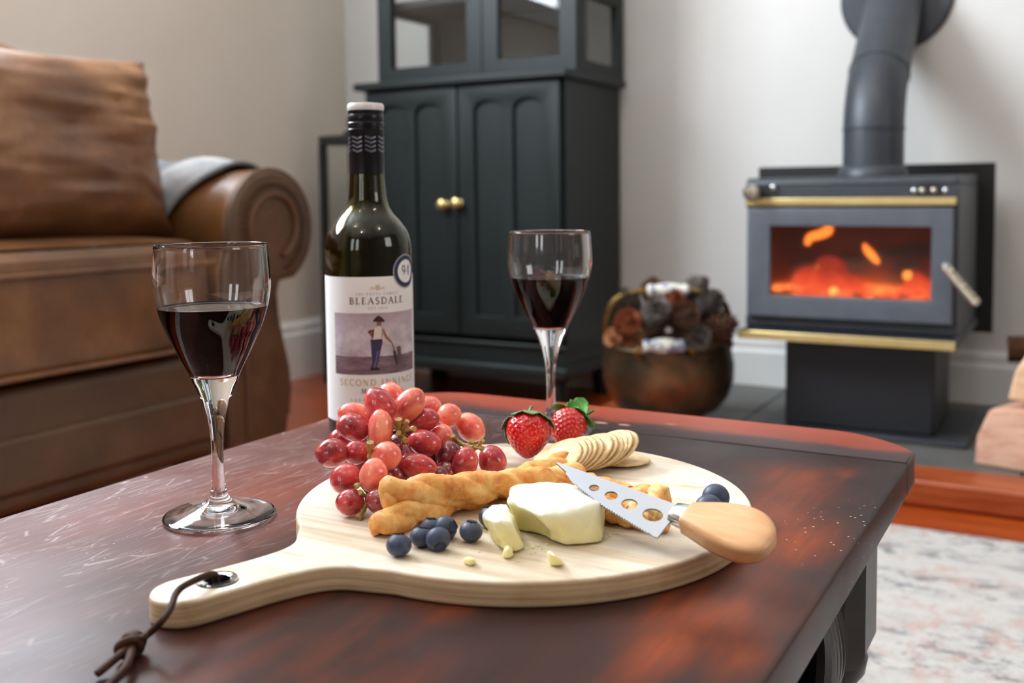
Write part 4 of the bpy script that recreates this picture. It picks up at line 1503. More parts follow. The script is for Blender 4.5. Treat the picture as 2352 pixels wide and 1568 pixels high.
# outline in (along handle, across)
hl = 0.2375
half = lambda d: 0.0165
side = [(0.1395, 0.0365), (0.1455, 0.0275), (0.153, 0.0215), (0.163, 0.0182), (0.178, 0.0165), (0.195, 0.0163), (0.210, 0.0165)]
tip = [(hl - 0.0175 + 0.0175 * math.sin(a), 0.0168 * math.cos(a)) for a in [R(8 + 10.25 * i) for i in range(17)]]
a0 = math.atan2(0.0365, 0.1350)
circ = []
a1 = math.asin(0.048 / RB)
for i in range(121):
    a = a1 + (2 * PI - 2 * a1) * i / 120
    circ.append((RB * math.cos(a), RB * math.sin(a)))
outl = circ + [(d, -w) for d, w in side] + [(d, -w) for d, w in tip][:0]
outl = circ + [(d, -w) for d, w in side]
outl += [(hl - 0.0175 + 0.0175 * math.sin(a), -0.0166 * math.cos(a)) for a in [R(10 * i) for i in range(0, 19)]]
outl += [(d, w) for d, w in side[::-1]]
op = smoothpath([(p[0], p[1], 0) for p in outl], 2, True)
op = [(p.x, p.y) for p in op]
hole = [(0.204 + 0.0092 * math.cos(2 * PI * i / 28), 0.0092 * math.sin(2 * PI * i / 28)) for i in range(28)][::-1]
mt = Matrix(((BD.x, BN.x, 0, BC.x), (BD.y, BN.y, 0, BC.y), (0, 0, 1, TT + 0.007), (0, 0, 0, 1)))
me = curve_mesh('board', [op, hole], 0.007 - 0.0024, 0.0024, BC, mt, 4)
part('board', me, mats['board'], sb)
gc = BC + BD * 0.204
part('grommet', MB().lathe([(0.0062, 0.0005), (0.0088, 0.0005), (0.0090, 0.0138), (0.0100, 0.0143), (0.0098, 0.0150), (0.0075, 0.0153), (0.0062, 0.0145)], gc, 36, closed=True), mats['chrome'], sb, label='silver metal eyelet')
cordpts = [gc + Vector((-0.001, 0.002, 0.001)), gc + Vector((-0.001, 0.001, 0.010)), gc + Vector((-0.001, -0.002, 0.0175)), on(430, 1341, BT + 0.0065), on(405, 1362, BT + 0.006), on(392, 1395, BT + 0.004), on(372, 1425, TT + 0.016), on(345, 1452, TT + 0.010), on(322, 1468, TT + 0.0085)]
cord = part('leather_cord', MB().tube(smoothpath(cordpts, 6), 0.0017, 10), mats['cord'], sb)
kc = on(305, 1478, TT + 0.0055)
kb = MB()
e1 = (on(340, 1440, TT) - on(280, 1510, TT)).normalized()
e2 = Vector((0, 0, 1)).cross(e1)
for k, (off, ra, tl) in enumerate(((0.0, 0.0045, 0.5), (-0.004, 0.0044, -0.5), (0.0035, 0.0036, 0.2))):
    pts = []
    for i in range(20):
        a = 2 * PI * i / 20
        pts.append(kc + e1 * (off + 0.0022 * tl * math.cos(a) * 2) + e2 * (ra * math.cos(a)) + Vector((0, 0, ra * 0.8 * math.sin(a))))
    kb.tube(pts, 0.0019, 8, closed=True)
part('knot', kb, mats['cord'], cord)
for tgt, mid_ in (((222, 1548), (262, 1515)), ((240, 1585), (290, 1530))):
    pts = [kc, on(mid_[0], mid_[1], TT + 0.005), on(tgt[0], tgt[1], TT + 0.0025)]
    part('cord_end', MB().tube(smoothpath(pts, 6), [0.0019] * 12 + [0.0017], 10), mats['cord'], cord)

# ------------------------------------------------------------------ wine glasses
outer = [(0.0, 0.0058), (0.012, 0.0044), (0.024, 0.0018), (0.0325, 0.0), (0.0342, 0.0006), (0.0350, 0.0019), (0.0342, 0.0030), (0.028, 0.0042), (0.020, 0.0060), (0.012, 0.0088), (0.0075, 0.0120), (0.0052, 0.0165), (0.0043, 0.0225), (0.0037, 0.036), (0.0041, 0.052), (0.0054, 0.0635), (0.0080, 0.0735),
         (0.0112, 0.0815), (0.0142, 0.0885), (0.0166, 0.0945), (0.0210, 0.103), (0.0255, 0.1125), (0.0303, 0.1235), (0.0337, 0.134), (0.0358, 0.145), (0.0360, 0.153), (0.0354, 0.163), (0.0346, 0.1738)]
sp = smoothpath([(r, 0, z) for r, z in outer[6:]], 4)
op_ = outer[:6] + [(p.x, p.z) for p in sp]
inner_z0 = 0.0915


def outer_r(z):
    for (a, b) in zip(op_[6:-1], op_[7:]):
        if a[1] <= z <= b[1]:
            return a[0] + (b[0] - a[0]) * (z - a[1]) / max(b[1] - a[1], 1e-9)
    return op_[-1][0]


inner = [(0.0, inner_z0)]
for rr, dz in ((0.005, 0.0002), (0.010, 0.0012)):
    inner.append((rr, inner_z0 + dz))
zs = [0.0955 + (0.1738 - 0.0955) * i / 40 for i in range(41)]
inner += [(outer_r(z) - 0.0012, z) for z in zs]
rimc = [(outer_r(0.1738) - 0.0010, 0.1743), (outer_r(0.1738) - 0.0004, 0.1744)]
SURF = 0.1355
gprof = op_ + rimc[::-1] + [q for q in inner[::-1] if q[1] > SURF] + [(outer_r(SURF) - 0.0012, SURF)]
# the wine touches the glass directly, so its wall is one glass-to-wine interface (index 1.34 / 1.5)
wwall = [q for q in inner if q[1] < SURF - 0.0012] + [(outer_r(SURF) - 0.0012, SURF)]
wtop = [(outer_r(SURF) - 0.0012, SURF), (outer_r(SURF) - 0.0016, SURF - 0.0006), (outer_r(SURF) - 0.0024, SURF - 0.0011), (outer_r(SURF) - 0.0045, SURF - 0.0014), (0.012, SURF - 0.0014), (0, SURF - 0.0014)]
wprof = wwall + wtop[1:]
gmb = MB().lathe(gprof, n=72)
gmesh = gmb.mesh('bowl_and_stem', sharp=60)
# an open shell: make sure that its faces look out of the glass
if gmesh.polygons[0].center.z < 0.003 and min(gmesh.polygons, key=lambda p: p.center.z).normal.z > 0:
    gmesh.flip_normals()
wmesh = MB().lathe(wprof, n=72).mesh('red_wine', sharp=60)
nw = 72 * (len(wwall) - 1)
wmesh.materials.append(mats['wine_wall'])
wmesh.materials.append(mats['wine'])
for p in wmesh.polygons:
    p.material_index = 1 if (p.normal.z > 0.2 and p.center.z > SURF - 0.0020) else 0
for (x, y, s, lb) in ((-0.479, 0.466, 1.0, 'red wine glass standing alone on the table left of the board'), (-0.395, 0.766, 0.985, 'red wine glass standing behind the strawberries')):
    t = thing('wine_glass', lb, 'wine glass', (x, y, TT + 0.0002), 'glasses of red wine')
    g0 = link('bowl_and_stem', gmesh, t)
    if not gmesh.materials:
        gmesh.materials.append(mats['glass'])
    g0.scale = (s, s, s)
    w0 = link('red_wine', wmesh, t)
    w0.scale = (s, s, s)

# ------------------------------------------------------------------ wine bottle
BOT = Vector((-0.5330, 0.6975, TT + 0.0002))
bt = thing('wine_bottle', 'dark green wine bottle with a white label and black screw cap behind the grapes', 'bottle', BOT)
RBOT = 0.0367
body = [(0.0, 0.004), (0.022, 0.0045), (0.027, 0.001), (0.0335, 0.0), (0.0358, 0.002), (RBOT, 0.006), (RBOT, 0.10), (RBOT, 0.158), (0.0362, 0.163), (0.0345, 0.1705), (0.0312, 0.177), (0.0268, 0.183), (0.0218, 0.1885), (0.0186, 0.1935), (0.0168, 0.199), (0.0158, 0.206), (0.0147, 0.2225), (0.0142, 0.245), (0.0140, 0.270), (0.0135, 0.276)]
spb = [(p.x, p.z) for p in smoothpath([(r, 0, z) for r, z in body[7:17]], 4)]
ob = body[:7] + spb + body[17:]
ib = [(max(r - 0.0026, 0.0), z) for r, z in ob if z > 0.0055][::-1]
ib = [(r, z) for r, z in ib if r > 0.002] + [(0.030, 0.009), (0.022, 0.0085), (0.0, 0.0085)]
glass = part('glass_body', MB().lathe(ob + ib, BOT, 72), mats['bottle_glass'], bt, sharp=60)
wl = 0.118
part('wine', MB().lathe([(0, 0.0082), (0.022, 0.0082), (0.0305, 0.0088), (0.0338, 0.012), (0.0338, wl), (0, wl)], BOT, 64), mats['wine'], bt, sharp=60)
cap = [(0.0148, 0.2218), (0.0150, 0.2215), (0.0150, 0.2565), (0.0153, 0.2572), (0.0153, 0.2585), (0.0146, 0.2592), (0.0146, 0.2604), (0.0153, 0.2612), (0.0153, 0.2640), (0.0147, 0.2648), (0.0152, 0.2660), (0.0152, 0.2700), (0.0147, 0.2712), (0.0150, 0.2722), (0.0150, 0.2745), (0.0, 0.2745)]
cp = part('screw_cap', MB().lathe(cap, BOT, 64), mats['capsule'], bt)
part('cap_top', MB().lathe([(0.0, 0.2742), (0.0149, 0.2742), (0.0154, 0.2755), (0.0154, 0.2785), (0.0144, 0.2803), (0.010, 0.2808), (0, 0.2808)], BOT, 48), mats['cap_white'], cp, label='white top of the screw cap')
FACE = math.atan2(-BOT.y, -BOT.x)


def wrap(u, v, off, rad=RBOT):
    a = FACE + u / rad
    return Vector((BOT.x + (rad + off) * math.cos(a), BOT.y + (rad + off) * math.sin(a), TT + v))


def sheet(name, u0, u1, v0, v1, off, mat, parent, n=48, m=2, rad=RBOT, thick=0.0):
    b = MB().grid(n, m, lambda s, t: wrap(u0 + (u1 - u0) * s, v0 + (v1 - v0) * t, off, rad))
    return part(name, b, mat, parent, sharp=0)


def flat(name, polys, off, mat, parent, rad=RBOT, loc=(0, 0)):
    """2D polygons (u, v) printed on the round bottle: triangulated, split finely, wrapped"""
    bm = bmesh.new()
    for poly in polys:
        vs = [bm.verts.new((loc[0] + p[0], loc[1] + p[1], 0)) for p in poly]
        try:
            bm.faces.new(vs)
        except ValueError:
            pass
    bmesh.ops.triangulate(bm, faces=bm.faces[:])
    for _ in range(3):
        long = [e for e in bm.edges if abs(e.verts[0].co.x - e.verts[1].co.x) > 0.004]
        if not long:
            break
        bmesh.ops.subdivide_edges(bm, edges=long, cuts=1)
        bmesh.ops.triangulate(bm, faces=bm.faces[:])
    for v in bm.verts:
        v.co = wrap(v.co.x, v.co.y, off, rad) - LOC[bt.name]
    me = bpy.data.meshes.new(name)
    bm.to_mesh(me)
    bm.free()
    return part(name, me, mat, parent)


def ell(cx, cy_, rx, ry, n=28, a0=0, a1=2 * PI):
    return [(cx + rx * math.cos(a0 + (a1 - a0) * i / n), cy_ + ry * math.sin(a0 + (a1 - a0) * i / n)) for i in range(n if abs(a1 - a0 - 2 * PI) < 1e-6 else n + 1)]


def annulus(cx, cy_, r0, r1, n=36):
    out = []
    for i in range(n):
        a, b_ = 2 * PI * i / n, 2 * PI * (i + 1) / n
        out.append([(cx + r0 * math.cos(a), cy_ + r0 * math.sin(a)), (cx + r1 * math.cos(a), cy_ + r1 * math.sin(a)), (cx + r1 * math.cos(b_), cy_ + r1 * math.sin(b_)), (cx + r0 * math.cos(b_), cy_ + r0 * math.sin(b_))])
    return out


# --- a small roman alphabet drawn with thick and thin strokes and serifs
def arc(cx, cy_, rx, ry, d0, d1, n=10):
    return [(cx + rx * math.cos(R(d0 + (d1 - d0) * i / n)), cy_ + ry * math.sin(R(d0 + (d1 - d0) * i / n))) for i in range(n + 1)]


TK, TN = 0.15, 0.065
GL = {
    'A': (0.78, [(TN, [(0.04, 0), (0.37, 1)]), (TK, [(0.38, 0.98), (0.70, 0)]), (TN, [(0.17, 0.36), (0.58, 0.36)])], [(0.04, 0), (0.70, 0)]),
    'B': (0.68, [(TK, [(0.14, 0), (0.14, 1)]), (0.10, [(0.14, 0.97)] + arc(0.32, 0.76, 0.20, 0.21, 80, -80) + [(0.14, 0.54)]), (0.11, [(0.14, 0.53)] + arc(0.34, 0.28, 0.24, 0.25, 80, -80) + [(0.14, 0.03)])], [(0.12, 0), (0.12, 1)]),
    'C': (0.72, [(0.12, arc(0.40, 0.5, 0.34, 0.48, 48, 312, 20))], []),
    'D': (0.80, [(TK, [(0.14, 0), (0.14, 1)]), (0.11, [(0.14, 0.97)] + arc(0.34, 0.5, 0.38, 0.47, 88, -88, 16) + [(0.14, 0.03)])], [(0.12, 0), (0.12, 1)]),
    'E': (0.62, [(TK, [(0.14, 0), (0.14, 1)]), (TN, [(0.14, 0.97), (0.52, 0.97), (0.53, 0.82)]), (TN, [(0.14, 0.52), (0.43, 0.52)]), (TN, [(0.14, 0.03), (0.54, 0.03), (0.57, 0.2)])], [(0.12, 0), (0.12, 1)]),
    'F': (0.58, [(TK, [(0.14, 0), (0.14, 1)]), (TN, [(0.14, 0.97), (0.50, 0.97), (0.51, 0.82)]), (TN, [(0.14, 0.5), (0.42, 0.5)])], [(0.14, 0), (0.12, 1)]),
    'G': (0.78, [(0.12, arc(0.40, 0.5, 0.34, 0.48, 48, 325, 20) + [(0.68, 0.42)])], [(0.66, 0.44)]),
    'H': (0.80, [(TK, [(0.14, 0), (0.14, 1)]), (TK, [(0.64, 0), (0.64, 1)]), (TN, [(0.14, 0.52), (0.64, 0.52)])], [(0.14, 0), (0.14, 1), (0.64, 0), (0.64, 1)]),
    'I': (0.34, [(TK, [(0.16, 0), (0.16, 1)])], [(0.16, 0), (0.16, 1)]),
    'K': (0.74, [(TK, [(0.14, 0), (0.14, 1)]), (TN, [(0.16, 0.45), (0.60, 1)]), (TK, [(0.28, 0.55), (0.66, 0)])], [(0.14, 0), (0.14, 1), (0.58, 1), (0.64, 0)]),
    'L': (0.60, [(TK, [(0.14, 0), (0.14, 1)]), (TN, [(0.14, 0.03), (0.52, 0.03), (0.55, 0.22)])], [(0.12, 0), (0.14, 1)]),
    'M': (0.94, [(TN, [(0.12, 0), (0.16, 1)]), (TK, [(0.17, 1), (0.46, 0.1)]), (TN, [(0.46, 0.1), (0.76, 1)]), (TK, [(0.77, 1), (0.80, 0)])], [(0.12, 0), (0.80, 0)]),
    'N': (0.82, [(TN, [(0.14, 0), (0.14, 1)]), (TK, [(0.14, 1), (0.66, 0)]), (TN, [(0.66, 0), (0.66, 1)])], [(0.14, 0), (0.66, 1)]),
    'O': (0.82, [(0.12, arc(0.41, 0.5, 0.34, 0.48, 0, 360, 26))], []),
    'P': (0.64, [(TK, [(0.14, 0), (0.14, 1)]), (0.10, [(0.14, 0.97)] + arc(0.33, 0.72, 0.22, 0.25, 80, -80) + [(0.14, 0.46)])], [(0.14, 0), (0.12, 1)]),
    'R': (0.72, [(TK, [(0.14, 0), (0.14, 1)]), (0.10, [(0.14, 0.97)] + arc(0.33, 0.74, 0.22, 0.23, 80, -80) + [(0.14, 0.5)]), (TK, [(0.34, 0.5), (0.64, 0)])], [(0.14, 0), (0.12, 1), (0.64, 0)]),
    'S': (0.58, [(0.12, arc(0.29, 0.74, 0.20, 0.24, 30, 250, 12) + arc(0.28, 0.26, 0.22, 0.25, 70, -150, 12))], []),
    'T': (0.68, [(TK, [(0.33, 0), (0.33, 1)]), (TN, [(0.04, 0.80), (0.05, 0.97), (0.61, 0.97), (0.62, 0.80)])], [(0.33, 0)]),
    'U': (0.80, [(TK, [(0.14, 1), (0.14, 0.35)] + arc(0.40, 0.32, 0.26, 0.30, 180, 360, 12) + [(0.66, 1)])], [(0.14, 1), (0.66, 1)]),
    'Y': (0.72, [(TK, [(0.06, 1), (0.35, 0.46), (0.35, 0)]), (TN, [(0.35, 0.46), (0.64, 1)])], [(0.35, 0), (0.06, 1), (0.62, 1)]),
    '0': (0.60, [(0.11, arc(0.29, 0.5, 0.23, 0.48, 0, 360, 24))], []),
    '1': (0.40, [(TK, [(0.20, 0), (0.20, 1)]), (TN, [(0.20, 1), (0.06, 0.86)])], [(0.20, 0)]),
    '4': (0.64, [(TK, [(0.44, 0), (0.44, 1)]), (TN, [(0.44, 1), (0.04, 0.30), (0.60, 0.30)])], [(0.44, 0)]),
    '5': (0.58, [(0.10, [(0.50, 0.97), (0.14, 0.97), (0.12, 0.56)] + arc(0.28, 0.32, 0.23, 0.30, 110, -150, 12))], []),
    '8': (0.60, [(0.10, arc(0.29, 0.75, 0.19, 0.22, 0, 360, 20)), (0.11, arc(0.29, 0.27, 0.23, 0.26, 0, 360, 20))], []),
    '9': (0.62, [(0.12, arc(0.29, 0.68, 0.22, 0.29, 0, 360, 20)), (0.12, [(0.51, 0.70)] + arc(0.20, 0.62, 0.31, 0.60, 5, -70, 8))], []),
    ' ': (0.36, [], []),
}


def stroke(pts, w):
    out = []
    n = len(pts)
    L_, R_ = [], []
    for i in range(n):
        a, b_ = pts[max(i - 1, 0)], pts[min(i + 1, n - 1)]
        d = Vector((b_[0] - a[0], b_[1] - a[1]))
        if d.length < 1e-9:
            d = Vector((1, 0))
        d.normalize()
        nn = Vector((-d.y, d.x)) * (w / 2)
        L_.append((pts[i][0] + nn.x, pts[i][1] + nn.y))
        R_.append((pts[i][0] - nn.x, pts[i][1] - nn.y))
    for i in range(n - 1):
        out.append([L_[i], L_[i + 1], R_[i + 1], R_[i]])
    return out


def lettering(name, text, height, width, center, off, mat, parent, rad=RBOT, serif=True, spacing=0.22):
    polys, x = [], 0.0
    for ch in text:
        adv, strokes, ser = GL[ch]
        for w, pts in strokes:
            polys += stroke([(x + p[0], p[1]) for p in pts], w)
        if serif:
            for sx, sy in ser:
                polys.append([(x + sx - 0.13, sy - 0.03), (x + sx + 0.13, sy - 0.03), (x + sx + 0.13, sy + 0.03), (x + sx - 0.13, sy + 0.03)])
        x += adv + spacing
    total = x - spacing
    kx = width / total
    polys = [[((p[0] - total / 2) * kx + center[0], (p[1] - 0.5) * height + center[1]) for p in q] for q in polys]
    return flat(name, polys, off, mat, parent, rad)


UC = RBOT * R(10.6)      # the printed middle of the label
label = sheet('label', UC - 0.078, UC + 0.078, 0.0165, 0.1372, 0.00025, mats['label'], bt, 80)
MM = 0.001
o1 = 0.00045
em = [annulus(UC, 0.1282, 0.0012, 0.0019, 20), [ell(UC, 0.1282, 0.0007, 0.0007, 10)]]
wing = []
for sg in (-1, 1):
    for k in range(4):
        wing.append([(UC + sg * (0.0024 + 0.0006 * k), 0.1284 + 0.0007 * k - 0.0010), (UC + sg * (0.0080 - 0.0012 * k), 0.1284 + 0.0009 * k - 0.0012), (UC + sg * (0.0024 + 0.0006 * k), 0.1288 + 0.0007 * k - 0.0010)])
    wing.append([(UC + sg * 0.0022, 0.1272), (UC + sg * 0.0062, 0.1276), (UC + sg * 0.0022, 0.1277)])
    wing.append([(UC + sg * 0.0004, 0.1300), (UC + sg * 0.0014, 0.1310), (UC + sg * 0.0016, 0.1302)])
flat('emblem', em[0] + em[1] + wing, o1, mats['ink_gold'], label)
lettering('lettering', 'THE POTTS FAMILY', 0.0020, 0.0360, (UC, 0.1232), o1, mats['ink_grey'], label, spacing=0.45)
lettering('lettering', 'BLEASDALE', 0.0054, 0.0470, (UC, 0.1176), o1, mats['ink_dark'], label)
lettering('lettering', 'EST 1850', 0.0019, 0.0160, (UC, 0.1115), o1, mats['ink_grey'], label, spacing=0.4)
pic = sheet('picture', UC - 0.0395, UC + 0.0395, 0.0567, 0.1075, 0.0004, mats['picture'], label, 48)
lettering('lettering', 'SECOND INNINGS', 0.0052, 0.0700, (UC + 0.0005, 0.0502), o1, mats['ink_gold'], label, serif=False, spacing=0.2)
lettering('lettering', 'MALBEC', 0.0042, 0.0300, (UC, 0.0432), o1, mats['ink_dark'], label, spacing=0.5)
lettering('lettering', 'LANGHORNE CREEK', 0.0024, 0.0480, (UC, 0.0355), o1, mats['ink_grey'], label, spacing=0.5)
lettering('lettering', 'SOUTH AUSTRALIA', 0.0024, 0.0460, (UC, 0.0318), o1, mats['ink_grey'], label, spacing=0.5)
# the man with a shovel: coordinates in mm from the middle of the picture (x to the right, y up from the label base line 0.0567)


def fig(name, polys, mat, off):
    return flat(name, [[(UC + p[0] * MM, 0.0567 + p[1] * MM) for p in q] for q in polys], off, mats[mat], label)


fig('printed_figure', [[(-6.2, 18), (-6.6, 29), (2.8, 29.6), (3.2, 26), (1.6, 20), (-0.6, 11.5), (-2.4, 5.6), (-6.6, 5.4), (-5.4, 12)]], 'trousers', 0.0005)
fig('printed_figure', [[(-1.6, 19), (0.2, 20), (-2.4, 9), (-3.2, 5.8), (-5.0, 6), (-3.0, 12)]], 'trousers_lit', 0.00055)
fig('printed_figure', [[(-7.4, 4.0), (-6.8, 6.4), (-2.8, 6.6), (0.6, 4.6), (0.4, 3.6), (-7.2, 3.4)]], 'boot', 0.00055)
fig('printed_figure', [[(-5.6, 29), (-4.6, 33), (-3.4, 38.2), (0.0, 40.2), (3.0, 38.6), (4.4, 35), (3.6, 31), (3.0, 28.6), (-1, 27.6)]], 'shirt', 0.0005)
fig('printed_figure', [[(-4.4, 37.6), (-3.6, 38.2), (-3.9, 33), (-5.0, 29), (-5.8, 29.4)], [(3.0, 38.6), (3.6, 38), (3.4, 34), (2.8, 30), (2.2, 30.4), (2.8, 34)], [(-6.8, 28.6), (3.0, 29.2), (3.0, 27.8), (-6.7, 27.4)]], 'boot', 0.00055)
fig('printed_figure', [[(-1.6, 40), (2.2, 40), (2.6, 44), (1.6, 45), (-1.2, 44.6)], [(-4.2, 37.6), (-7.4, 36.2), (-8.8, 35), (-5.8, 31.2), (-4.6, 31.6), (-6.6, 34.4), (-4.2, 35.6)], [(3.8, 37.6), (5.0, 36.4), (7.0, 31.6), (11.2, 26.6), (10.2, 25.4), (5.6, 29.6), (3.6, 33.4)]], 'skin', 0.0005)
fig('printed_figure', [[(-4.2, 43.6), (5.0, 43.2), (5.4, 44.4), (2.6, 45.2), (2.2, 47.6), (0.4, 48.6), (-1.6, 47.8), (-2.0, 45.4), (-4.4, 44.8)], [(-8.9, 35.2), (-7.0, 37), (-4.6, 37), (-5, 36), (-7.6, 34.6)]], 'hat', 0.00055)
fig('printed_figure', [[(10.4, 26.6), (11.4, 26.4), (14.4, 18.6), (13.4, 18.4)], [(12.0, 19.2), (14.8, 18.4), (16.2, 11), (17.2, 6.4), (15.2, 6.0), (13.4, 11)]], 'shovel', 0.0005)
fig('printed_figure', [[(15.8, 21.4), (18.2, 22.2), (20.4, 21.4), (20.6, 10), (19.6, 7.6), (17.4, 7.4), (16.6, 11)]], 'post', 0.0005)
# round medal sticker at the shoulder of the label
SU, SV = RBOT * R(54), 0.1405
seal = flat('medal_sticker', [ell(SU, SV, 0.0142, 0.0142, 40)], 0.0006, mats['silver'], bt)
flat('sticker_ring', annulus(SU, SV, 0.0096, 0.0132, 40), 0.0008, mats['navy'], seal)
flat('sticker_field', [ell(SU, SV, 0.0096, 0.0096, 36)], 0.0008, mats['label'], seal)
lettering('sticker_number', '94', 0.0078, 0.0104, (SU, SV + 0.0010), 0.0010, mats['navy'], seal, spacing=0.12)
# dashes stamped round the screw cap
chev = []
for k in range(4):
    for j in range(8):
        u = (j - 4) * 0.0118 + 0.004
        v = 0.2500 - k * 0.0036
        chev.append([(u - 0.0052, v + 0.0022), (u, v), (u + 0.0002, v + 0.0016), (u - 0.0052, v + 0.0036)])
        chev.append([(u, v), (u + 0.0042, v + 0.0016), (u + 0.0042, v + 0.0030), (u + 0.0002, v + 0.0016)])
flat('foil_print', chev, 0.0002, mats['cap_mark'], cp, 0.0150)

# ------------------------------------------------------------------ grapes
GB = Vector((-0.385, 0.535, BT))
bunch = thing('grape_bunch', 'heaped bunch of red and pink grapes on the left of the serving board', 'grapes', GB)
gm = []
for k in range(3):
    b = MB().ball((0, 0, 0), 1, n=28, k=18)
    for i, p in enumerate(b.v):
        q = mnoise.noise(p * 1.3 + Vector((k * 5.1, 0, 0))) * 0.05 + mnoise.noise(p * 3.1 + Vector((k * 3.1, 2, 0))) * 0.018
        b.v[i] = p * (1 + q)
    gm.append(b)
gmeshes = {}
for mk in ('grape_red', 'grape_pink', 'grape_dark'):
    for k in range(3):
        me = gm[k].mesh('grape', sharp=0)
        me.materials.append(mats[mk])
        gmeshes[mk, k] = me
r_, p_, d_ = 'grape_red', 'grape_pink', 'grape_dark'
# image position, semi axes in pixels, turn of the long axis (degrees), distance, skin
grapes = [(762, 1040, 37, 31, 14, .640, r_), (813, 981, 39, 30, -16, .660, r_), (815, 951, 37, 26, -10, .695, p_), (873, 930, 42, 31, -52, .672, r_), (898, 908, 31, 29, -30, .712, p_),
          (939, 931, 43, 31, 50, .690, p_), (987, 936, 29, 25, -20, .725, p_), (1032, 953, 27, 26, 0, .715, p_), (1081, 981, 35, 29, -48, .725, p_), (972, 965, 37, 25, 14, .695, r_),
          (874, 985, 43, 28, 88, .655, p_), (819, 1038, 28, 27, 0, .645, r_), (888, 1047, 34, 31, 20, .632, p_), (975, 1016, 37, 28, -14, .675, r_), (960, 1070, 43, 28, -16, .650, r_),
          (1015, 1003, 27, 27, 0, .700, p_), (1030, 1049, 36, 30, 75, .685, d_), (1068, 1064, 37, 28, 72, .672, r_), (1131, 1059, 35, 30, -70, .692, r_), (793, 1098, 34, 33, 30, .625, r_),
          (858, 1092, 38, 31, 80, .612, p_), (804, 1153, 32, 28, 10, .607, r_), (918, 1023, 29, 28, 0, .690, d_), (917, 1050, 31, 30, 30, .662, d_), (874, 1150, 32, 29, -10, .602, d_),
          (902, 1092, 30, 28, 0, .650, d_), (1000, 1095, 30, 26, 10, .655, d_), (1022, 1088, 28, 26, 0, .672, d_), (786, 1010, 29, 25, -20, .685, r_), (1002, 1023, 31, 28, 20, .705, d_),
          (845, 1068, 28, 28, 0, .655, d_), (940, 1000, 28, 28, 0, .715, d_), (850, 1020, 28, 28, 0, .690, d_), (930, 1085, 29, 27, 0, .670, d_), (975, 1050, 29, 28, 0, .690, d_), (900, 960, 30, 28, 0, .715, r_), (1010, 1060, 29, 28, 0, .708, d_), (880, 1110, 29, 28, 0, .635, d_)]
for i, (px, py, a, b_, ang, d, mk) in enumerate(grapes):
    o = link('grape', gmeshes[mk, i % 3], bunch)
    e1 = RT * math.cos(R(ang)) + UT * math.sin(R(ang))
    e2 = UT * math.cos(R(ang)) - RT * math.sin(R(ang))
    sa, sb_ = a * 1.06 * d / F_PX, b_ * 1.06 * d / F_PX
    m = Matrix.Identity(4)
    for j in range(3):
        m[j][0], m[j][1], m[j][2] = e1[j] * sa, e2[j] * sb_, FWD[j] * sb_ * 0.98
    c = at(px, py, d)
    m.translation = c - GB
    o.matrix_local = m
# the stalk with its knobbly ends
sb = MB()
S = lambda px, py, d: at(px, py, d)
hub = S(930, 1030, .672)
branches = [[S(822, 1190, .600), S(832, 1176, .603), S(842, 1155, .608), S(848, 1130, .614), S(850, 1100, .625), S(880, 1070, .650), hub],
            [S(816, 1118, .606), S(828, 1112, .608), S(838, 1122, .610), S(846, 1134, .613)],
            [S(826, 1130, .605), S(834, 1136, .608), S(846, 1142, .611)],
            [S(860, 1136, .606), S(852, 1140, .608), S(848, 1152, .609)],
            [S(850, 1015, .628), S(851, 1038, .632), S(856, 1055, .645), hub],
            [S(915, 962, .655), S(917, 982, .658), S(925, 1005, .666), hub], [S(899, 975, .655), S(910, 983, .657), S(917, 988, .660)], [S(936, 966, .655), S(928, 980, .657), S(920, 990, .660)],
            [S(952, 984, .650), S(938, 986, .655), S(922, 995, .660)], [S(915, 993, .652), S(918, 998, .655), S(924, 1003, .662)], [S(932, 1012, .650), S(928, 1006, .655), S(924, 1003, .664)],
            [S(1090, 1028, .680), S(1066, 1022, .690), S(1045, 1010, .695), S(1020, 1005, .705), S(980, 1020, .70), hub],
            [S(1108, 1010, .676), S(1100, 1022, .678), S(1090, 1028, .680)], [S(1110, 1030, .676), S(1098, 1028, .678), S(1086, 1027, .682)], [S(1064, 1034, .682), S(1068, 1028, .685), S(1072, 1023, .688)], [S(1040, 1000, .690), S(1046, 1008, .693), S(1052, 1013, .695)], [S(1085, 1012, .682), S(1078, 1020, .685), S(1070, 1023, .689)]]
for k, q in enumerate(branches):
    pts = smoothpath(q, 5)
    n = len(pts)
    r0 = 0.0016 if k in (0, 4, 5, 11) else 0.0012
    rad = [r0 * (1.0 + 0.18 * math.sin(i * 2.3 + k)) for i in range(n)]
    rad[0], rad[1] = r0 * 1.5, r0 * 1.45
    if n > 4:
        rad[2], rad[3] = r0 * 1.6, r0 * 1.3
    part('stalk', MB().tube(pts, rad, 8), mats['stem'], bunch)

# ------------------------------------------------------------------ breadsticks


